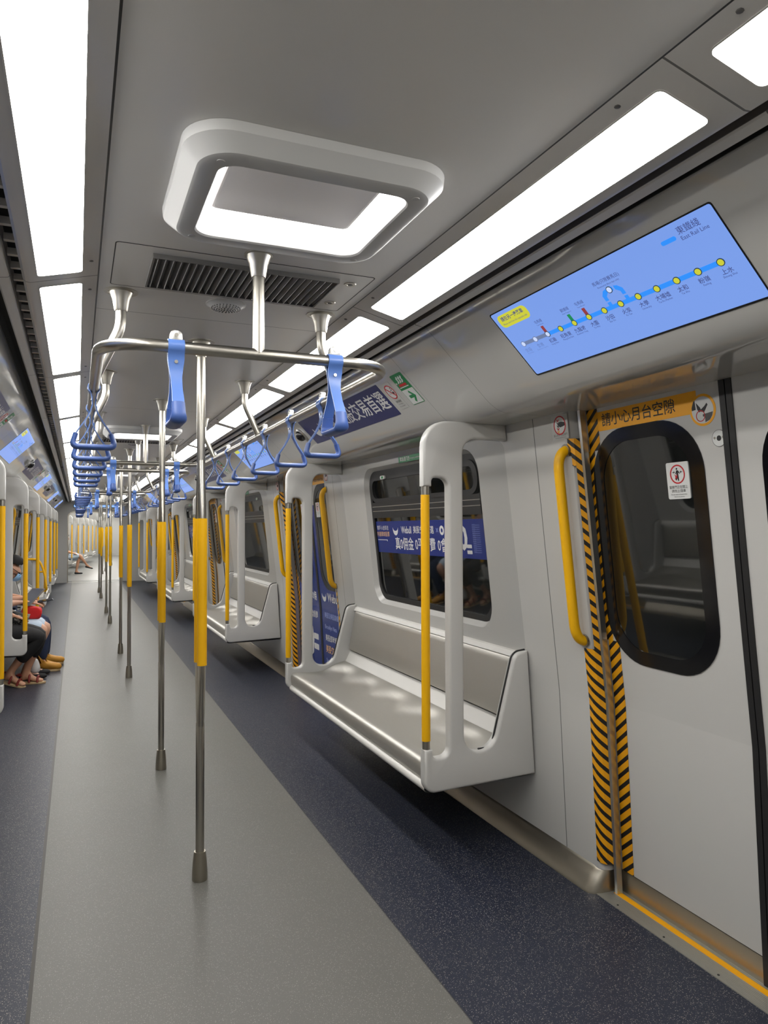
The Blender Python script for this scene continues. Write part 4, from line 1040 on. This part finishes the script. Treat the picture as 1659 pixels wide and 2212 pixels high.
def skin(name, nodes, edges, m, parent, sub=1):
    """nodes: name -> (co, radius); the first node is the root"""
    keys = list(nodes); ix = {k: i for i, k in enumerate(keys)}
    me = bpy.data.meshes.new(name); me.from_pydata([nodes[k][0] for k in keys], [(ix[a], ix[b]) for a, b in edges], [])
    o = bpy.data.objects.new(name, me); COL.objects.link(o)
    md = o.modifiers.new('s', 'SKIN'); md.use_smooth_shade = True; md.branch_smoothing = 0.6
    for i, k in enumerate(keys):
        sv = me.skin_vertices[0].data[i]; r = nodes[k][1]; sv.radius = r if isinstance(r, tuple) else (r, r); sv.use_root = (i == 0)
    if sub: s_ = o.modifiers.new('d', 'SUBSURF'); s_.levels = sub; s_.render_levels = sub
    dg = bpy.context.evaluated_depsgraph_get(); dg.update()
    m2 = bpy.data.meshes.new_from_object(o.evaluated_get(dg)); m2.name = name
    bpy.data.objects.remove(o); bpy.data.meshes.remove(me)
    m2.materials.clear(); m2.shade_smooth()
    return link(name, m2, m, parent)
def chain(*ks): return list(zip(ks, ks[1:]))
def hand(nodes, edges, tag_, wrist, palm, d, side_, up_, curl=0.6):
    """five separate bent fingers from the palm; d = pointing direction, side_ = across the palm, up_ = back of hand"""
    d, side_, up_ = Vector(d).normalized(), Vector(side_).normalized(), Vector(up_).normalized()
    for i, (off, L) in enumerate(((-0.027, 0.062), (-0.009, 0.074), (0.009, 0.070), (0.026, 0.056))):
        b = Vector(palm)+side_*off+d*0.034; m_ = b+d*(L*0.52)-up_*(0.012*curl); e = m_+(d*(1-curl*0.55)-up_*curl).normalized()*(L*0.48)
        ks = [tag_+'f%d%d' % (i, j) for j in range(3)]
        for k_, c_, r in zip(ks, (b, m_, e), (0.0092, 0.0084, 0.0072)): nodes[k_] = (tuple(c_), r)
        edges += chain(palm_key(tag_), *ks)
    b = Vector(palm)+side_*-0.036+d*0.002; e = b+(d*0.8-side_*0.45-up_*0.3).normalized()*0.034; f = e+(d-up_*0.3).normalized()*0.026
    for k_, c_, r in zip((tag_+'t0', tag_+'t1', tag_+'t2'), (b, e, f), (0.0115, 0.0098, 0.0082)): nodes[k_] = (tuple(c_), r)
    edges += chain(palm_key(tag_), tag_+'t0', tag_+'t1', tag_+'t2')
def palm_key(t_): return t_+'palm'
def seated(name, label, loc, rot, lean=0.10, headtilt=0.5, legs=None, top=M_tee, bottom=M_jean, cuff=0.13, shoe='boot', hands=None, skinm=M_skin, mask=False, drop=0.0, glasses=False):
    """sits facing +x; hip joint at the origin height 0.52; y is the person's left"""
    root = thing(name, label, 'person', loc, rot)
    legs = legs or {1: ((0.43, 0.10, 0.475), (0.40, 0.10, 0.085), (1, 0.05, 0)), -1: ((0.43, -0.10, 0.50), (0.40, -0.10, 0.085), (1, -0.05, 0))}
    hx = lean
    N = {'pel': ((0, 0, 0.53), (0.13, 0.115)), 'waist': ((hx*0.25-0.03, 0, 0.68), (0.125, 0.095)), 'chest': ((hx*0.62-0.02, 0, 0.86), (0.145, 0.105)), 'sho': ((hx*0.85, 0, 0.97), (0.12, 0.080)),
         'neck': ((hx, 0, 1.035), 0.052)}
    hd_ = Vector((hx+0.02+0.05*headtilt, 0, 1.075-drop)); fwd_ = Vector((math.cos(headtilt), 0, -math.sin(headtilt))); upv = Vector((math.sin(headtilt), 0, math.cos(headtilt)))
    sk = hd_+upv*0.105-fwd_*0.012
    N['nk2'] = (tuple(hd_+upv*0.015), 0.055); N['skull'] = (tuple(sk), (0.088, 0.098)); N['crown'] = (tuple(sk+upv*0.055), (0.062, 0.07))
    N['jaw'] = (tuple(hd_+upv*0.050+fwd_*0.045), (0.052, 0.048)); N['chin'] = (tuple(hd_+upv*0.015+fwd_*0.075), 0.027)
    N['nose'] = (tuple(sk-upv*0.028+fwd_*0.088), 0.019); N['nose2'] = (tuple(sk-upv*0.042+fwd_*0.112), 0.0125)
    Ed = chain('pel', 'waist', 'chest', 'sho', 'neck', 'nk2', 'skull', 'crown')+[('nk2', 'jaw'), ('jaw', 'chin'), ('skull', 'nose'), ('nose', 'nose2')]
    for e, c_ in ((1, 'L'), (-1, 'R')):
        N[c_+'ear'] = (tuple(sk-upv*0.025-fwd_*0.005+Vector((0, e*0.086, 0))), 0.018); N[c_+'ear2'] = (tuple(sk-upv*0.02-fwd_*0.018+Vector((0, e*0.101, 0))), 0.013)
        Ed += chain('skull', c_+'ear', c_+'ear2')
    for k_ in ('waist', 'chest', 'sho', 'neck'):
        c_, r_ = N[k_]; N[k_] = ((c_[0], c_[1], c_[2]-drop*(c_[2]-0.53)/0.5), r_)
    hands = hands or {1: (0.32, 0.10, 0.66), -1: (0.32, -0.10, 0.66)}
    for e, c_ in ((1, 'L'), (-1, 'R')):
        shp = Vector((hx*0.82, e*0.165, 0.955-drop*0.85)); pm = Vector(hands[e]); mid = shp.lerp(pm, 0.48)+Vector((-0.07, e*0.020, -0.09))
        wr = pm+(mid-pm).normalized()*0.05
        N[c_+'s'] = (tuple(shp), 0.066); N[c_+'ua'] = (tuple(shp.lerp(mid, 0.5)), 0.050); N[c_+'e'] = (tuple(mid), 0.041); N[c_+'fa'] = (tuple(mid.lerp(wr, 0.35)), 0.041); N[c_+'w'] = (tuple(wr), 0.026); N[c_+'palm'] = (tuple(pm), (0.034, 0.017))
        Ed += chain('sho', c_+'s', c_+'ua', c_+'e', c_+'fa', c_+'w', c_+'palm')
        d = (pm-mid).normalized(); hand(N, Ed, c_, wr, pm, d, (0, e, 0), (-0.2, 0, 1), 0.8)
        kn, an, td = legs[e]; kn, an = Vector(kn), Vector(an); hip = Vector((0.02, e*0.095, 0.52)); td = Vector(td).normalized()
        N[c_+'h'] = (tuple(hip), 0.098); N[c_+'th'] = (tuple(hip.lerp(kn, 0.5)), 0.080); N[c_+'k'] = (tuple(kn), 0.060); N[c_+'ca'] = (tuple(kn.lerp(an, 0.3)+Vector((-0.012, 0, 0))), 0.056); N[c_+'sh'] = (tuple(kn.lerp(an, 0.72)), 0.040); N[c_+'an'] = (tuple(an), 0.034)
        N[c_+'ft'] = (tuple(an+td*0.085+Vector((0, 0, -0.045))), (0.040, 0.026)); N[c_+'toe'] = (tuple(an+td*0.165+Vector((0, 0, -0.060))), (0.036, 0.017)); N[c_+'he'] = (tuple(an-td*0.035+Vector((0, 0, -0.048))), 0.028)
        Ed += chain('pel', c_+'h', c_+'th', c_+'k', c_+'ca', c_+'sh', c_+'an', c_+'ft', c_+'toe')+[(c_+'an', c_+'he')]
    body = skin('body', N, Ed, skinm, root)
    # eyes
    for e in (1, -1):
        bm = B(); ball(bm, sk-upv*0.012+fwd_*0.083+Vector((0, e*0.032, 0)), 0.0115, 1, 1, 0.8, 10, 6); obj('eye', bm, M_hair, root)
    # hair cap
    bm = B(); bmesh.ops.create_uvsphere(bm, u_segments=24, v_segments=16, radius=1.0)
    rem = []
    for v in bm.verts:
        c_ = v.co.copy(); v.co = sk+upv*0.020-fwd_*0.012+fwd_*(c_.x*0.094)+Vector((0, c_.y*0.086, 0))+upv*(c_.z*0.090)
        if c_.z < -0.62 or (c_.x > -0.05 and c_.z < 0.75*c_.x-0.18): rem.append(v)
    bmesh.ops.delete(bm, geom=rem, context='VERTS'); obj('hair', bm, M_hair, root, ang=80)
    if mask:
        bm = B(); bmesh.ops.create_uvsphere(bm, u_segments=20, v_segments=12, radius=1.0); rem = []
        for v in bm.verts:
            c_ = v.co.copy(); v.co = hd_+upv*0.048+fwd_*0.052+fwd_*(c_.x*0.066)+Vector((0, c_.y*0.068, 0))+upv*(c_.z*0.054)
            if c_.x < 0.05: rem.append(v)
        bmesh.ops.delete(bm, geom=rem, context='VERTS'); obj('face_mask', bm, M_mask, root, ang=80)
    if glasses:
        bm = B()
        for e in (1, -1):
            tube(bm, [sk-upv*0.008+fwd_*0.098+Vector((0, e*0.062, 0)), sk-upv*0.010+fwd_*0.03+Vector((0, e*0.096, 0)), sk-upv*0.012-fwd_*0.02+Vector((0, e*0.104, 0))], 0.0028, 6)
            tube(bm, [sk-upv*0.012+fwd_*0.103+Vector((0, e*0.034+0.024*math.cos(a), 0))+upv*0.018*math.sin(a) for a in [2*PI*i/14 for i in range(14)]], 0.002, 5, closed=True)
        obj('glasses', bm, M_hair, root)
    # shirt
    G = lambda k_, r: (N[k_][0], r)
    Sh = {'pel': G('pel', (0.145, 0.13)), 'waist': G('waist', (0.143, 0.115)), 'chest': G('chest', (0.162, 0.122)), 'sho': G('sho', (0.135, 0.094))}; Es = chain('pel', 'waist', 'chest', 'sho')
    for c_ in 'LR': Sh[c_+'s'] = G(c_+'s', 0.080); Sh[c_+'ua'] = G(c_+'ua', 0.066); Es += chain('sho', c_+'s', c_+'ua')
    skin('shirt', Sh, Es, top, root)
    # trousers or shorts
    Tr = {'pel': G('pel', (0.142, 0.125))}; Et = []
    for c_, e in (('L', 1), ('R', -1)):
        Tr[c_+'h'] = G(c_+'h', 0.108); Tr[c_+'th'] = G(c_+'th', 0.094); Et += chain('pel', c_+'h', c_+'th')
        kn, an = Vector(N[c_+'k'][0]), Vector(N[c_+'an'][0])
        if cuff > 0.45:
            Tr[c_+'kk'] = (tuple(Vector(N[c_+'th'][0]).lerp(kn, 0.96)), 0.084); Et += chain(c_+'th', c_+'kk')
        else:
            Tr[c_+'k'] = G(c_+'k', 0.075); f = min(1.0, (kn.z-cuff)/(kn.z-an.z)); Tr[c_+'m'] = (tuple(kn.lerp(an, f*0.5)), 0.070); Tr[c_+'cf'] = (tuple(kn.lerp(an, f)), 0.062)
            Et += chain(c_+'th', c_+'k', c_+'m', c_+'cf')
    skin('shorts' if cuff > 0.45 else 'trousers', Tr, Et, bottom, root)
    # shoes
    for e, c_ in ((1, 'L'), (-1, 'R')):
        an, td = Vector(N[c_+'an'][0]), Vector(legs[e][2]).normalized(); sd = Vector((0, 0, 1)).cross(td).normalized(); nrm = td.cross(sd)
        outl_ = [(-0.075, 0.028), (-0.085, 0.0), (-0.075, -0.028), (0.0, -0.034), (0.09, -0.044), (0.155, -0.038), (0.185, -0.012), (0.182, 0.014), (0.150, 0.036), (0.09, 0.042), (0.0, 0.034)]
        basez = an-nrm*0.085
        fn = lambda a, b, d: basez+td*a+sd*b+nrm*d
        if shoe == 'boot':
            Bt = {'an': (tuple(an+nrm*0.03), 0.064), 'h': (tuple(an-nrm*0.035-td*0.03), 0.056), 'v': (tuple(an-nrm*0.030+td*0.07), (0.058, 0.054)), 't': (tuple(an-nrm*0.040+td*0.15), (0.056, 0.046)), 'u': (tuple(an-nrm*0.044+td*0.205), (0.044, 0.036))}
            sh = skin('boot', Bt, [('an', 'h'), ('h', 'v'), ('an', 'v'), ('v', 't'), ('t', 'u')], M_boot, root)
            bm = B(); prism(bm, [Vector(p) for p in outl_], fn, 0.0, 0.022, 0.004, 2); obj('sole', bm, M_sole, sh)
        elif shoe == 'sandal':
            bm = B(); prism(bm, [Vector(p) for p in outl_], fn, 0.0, 0.018, 0.003, 2); sh = obj('sandal', bm, M_sole, root)
            bm = B()
            for a, h_ in ((0.12, 0.052), (0.05, 0.072)):
                tube(bm, [fn(a, 0.043*math.cos(q), 0.016+h_*math.sin(q)) for q in [PI*i/10 for i in range(11)]], 0.010, 8)
            tube(bm, [fn(-0.03+0.055*math.sin(q)*-1+0.02, 0.046*math.cos(q), 0.085) for q in [PI*i/10 for i in range(11)]], 0.008, 8); obj('strap', bm, M_sandal, sh)
        else:
            Fl = {'h': (tuple(fn(-0.055, 0, 0.036)), (0.048, 0.036)), 'm': (tuple(fn(0.05, 0, 0.030)), (0.056, 0.030)), 't': (tuple(fn(0.15, 0, 0.027)), (0.052, 0.027)), 'u': (tuple(fn(0.20, 0, 0.024)), (0.036, 0.020))}
            skin('flat_shoe', Fl, [('h', 'm'), ('m', 't'), ('t', 'u')], M_blk, root)
    return root
HX = -1.175
pA = seated('person', 'person in black cropped trousers and red sandals seated nearest on the left bench', (HX, 7.345, 0.0), 0, lean=0.02, headtilt=0.15, top=M_blk, bottom=M_blk, cuff=0.23, shoe='sandal', skinm=M_skinB,
    legs={1: ((0.42, 0.08, 0.458), (0.27, 0.12, 0.085), (0.85, -0.15, 0)), -1: ((0.42, -0.06, 0.458), (0.14, 0.02, 0.118), (0.88, -0.30, -0.25))}, hands={1: (0.22, 0.09, 0.64), -1: (0.22, -0.08, 0.64)})
pB = seated('person', 'person with black hair and a blue face mask bending over a tablet, pale blue shorts', (HX, 7.775, 0.0), 0, lean=0.03, headtilt=0.75, drop=0.09, top=M_tee, bottom=M_short, cuff=0.5, shoe='flat', mask=True, glasses=True,
    legs={1: ((0.45, 0.10, 0.475), (0.28, 0.10, 0.085), (1, 0.05, 0)), -1: ((0.43, -0.09, 0.475), (0.26, -0.10, 0.085), (1, -0.05, 0))}, hands={1: (0.27, 0.09, 0.755), -1: (0.25, -0.10, 0.735)})
pC = seated('person', 'person in blue jeans and tan boots, seated farthest on the left bench', (HX-0.02, 8.24, 0.0), 0, lean=-0.02, headtilt=0.35, top=M_bluetee, bottom=M_jean, cuff=0.095, shoe='boot', skinm=M_skinB,
    legs={1: ((0.43, 0.13, 0.475), (0.42, 0.17, 0.085), (1, 0.10, 0)), -1: ((0.43, -0.11, 0.475), (0.40, -0.19, 0.085), (1, -0.12, 0))}, hands={1: (0.34, 0.04, 0.685), -1: (0.33, -0.06, 0.675)})
def slab(name, label, cat, c, sx, sy, sz, m, m2, rot):
    root = thing(name, label, cat, c); root.rotation_euler = rot
    bm = B(); prism(bm, rrect(-sx, sx, -sy, sy, min(sx, sy)*0.15, 4), lambda a, b, d: Vector((a, b, d)), -sz, sz, sz*0.5, 2); obj('case', bm, m, root)
    bm = B(); prism(bm, rrect(-sx*0.92, sx*0.92, -sy*0.92, sy*0.92, min(sx, sy)*0.1, 3), lambda a, b, d: Vector((a, b, d)), sz*0.9, sz+0.0008); obj('screen', bm, m2, root)
    return root
slab('tablet', 'grey tablet held tilted by the masked person', 'tablet', (-0.865, 7.72, 0.775), 0.115, 0.085, 0.005, M_device, M_tab, (0.0, -0.70, 0.75))
slab('phone', 'black phone held by the person in jeans', 'phone', (-0.765, 8.24, 0.690), 0.075, 0.036, 0.004, M_gl, M_gl, (0.15, -0.15, 0.15))
Rb = {'a': ((-0.88, 7.74, 0.640), (0.13, 0.095)), 'b': ((-0.79, 7.76, 0.610), (0.12, 0.085)), 'c': ((-0.97, 7.70, 0.665), (0.10, 0.085)), 'd': ((-0.84, 7.66, 0.625), (0.10, 0.075))}
tag(skin('handbag', Rb, [('a', 'b'), ('a', 'c'), ('a', 'd')], M_redbag, None, 2), 'bright red cloth bag on the lap of the masked person', 'bag')
Cb = {'a': ((-0.98, 7.34, 0.615), (0.085, 0.07)), 'b': ((-0.93, 7.38, 0.59), (0.06, 0.05)), 'c': ((-1.03, 7.28, 0.65), (0.075, 0.07))}
tag(skin('handbag', Cb, [('a', 'b'), ('a', 'c')], M_camo, None, 2), 'dark patterned bag on the lap of the person in black trousers', 'bag')
Pb = {'a': ((-0.82, 7.58, 0.065), (0.055, 0.06)), 'b': ((-0.82, 7.57, 0.15), (0.045, 0.04)), 'c': ((-0.815, 7.57, 0.21), (0.015, 0.02))}
tag(skin('carrier_bag', Pb, [('a', 'b'), ('b', 'c')], M_plastic, None, 2), 'white plastic carrier bag on the floor beside the tan boots', 'bag')
# passenger with crossed bare legs in the next carriage, and one across from there
q = nx((HX+0.02, 3.50, 0.0))
pD = seated('person', 'person with bare crossed legs seated in the next carriage on the left', q, -TH, lean=0.0, headtilt=0.4, top=M_tee, bottom=M_short, cuff=0.5, shoe='flat', skinm=M_skinB,
    legs={1: ((0.45, 0.08, 0.50), (0.36, 0.06, 0.085), (1, 0, 0)), -1: ((0.47, 0.02, 0.60), (0.68, 0.14, 0.27), (0.95, 0.1, -0.25))})
q = nx((-HX-0.02, 4.00, 0.0))
pE = seated('person', 'person with black shoes mostly hidden behind the poles in the next carriage on the right', q, PI-TH, lean=0.0, headtilt=0.3, top=M_tee, bottom=M_tee, cuff=0.14, shoe='flat')
# curved yellow rail on the near end panel of the third left bench
t_ = thing('safety_rail', 'curved yellow rail with a crossbar, on the third left bench near end panel', 'rail', (0, 11.385, 0))
bm = B(); tube(bm, path([(-1.12, 0, 1.0), (-0.96, 0, 1.0), (-0.885, 0, 0.80), (-0.862, 0, 0.60), (-0.862, 0.03, 0.56)], 0.10, 7), 0.0155, 12); obj('curved_tube', bm, M_yel, t_)
bm = B(); tube(bm, [(-1.0, 0.0, 0.82), (-0.893, 0.0, 0.82)], 0.013, 10); obj('crossbar', bm, M_yel, t_)
bm = B(); tube(bm, [(-1.10, 0.0, 1.0), (-1.10, 0.03, 1.0)], 0.012, 10); obj('bracket', bm, M_steel, t_)
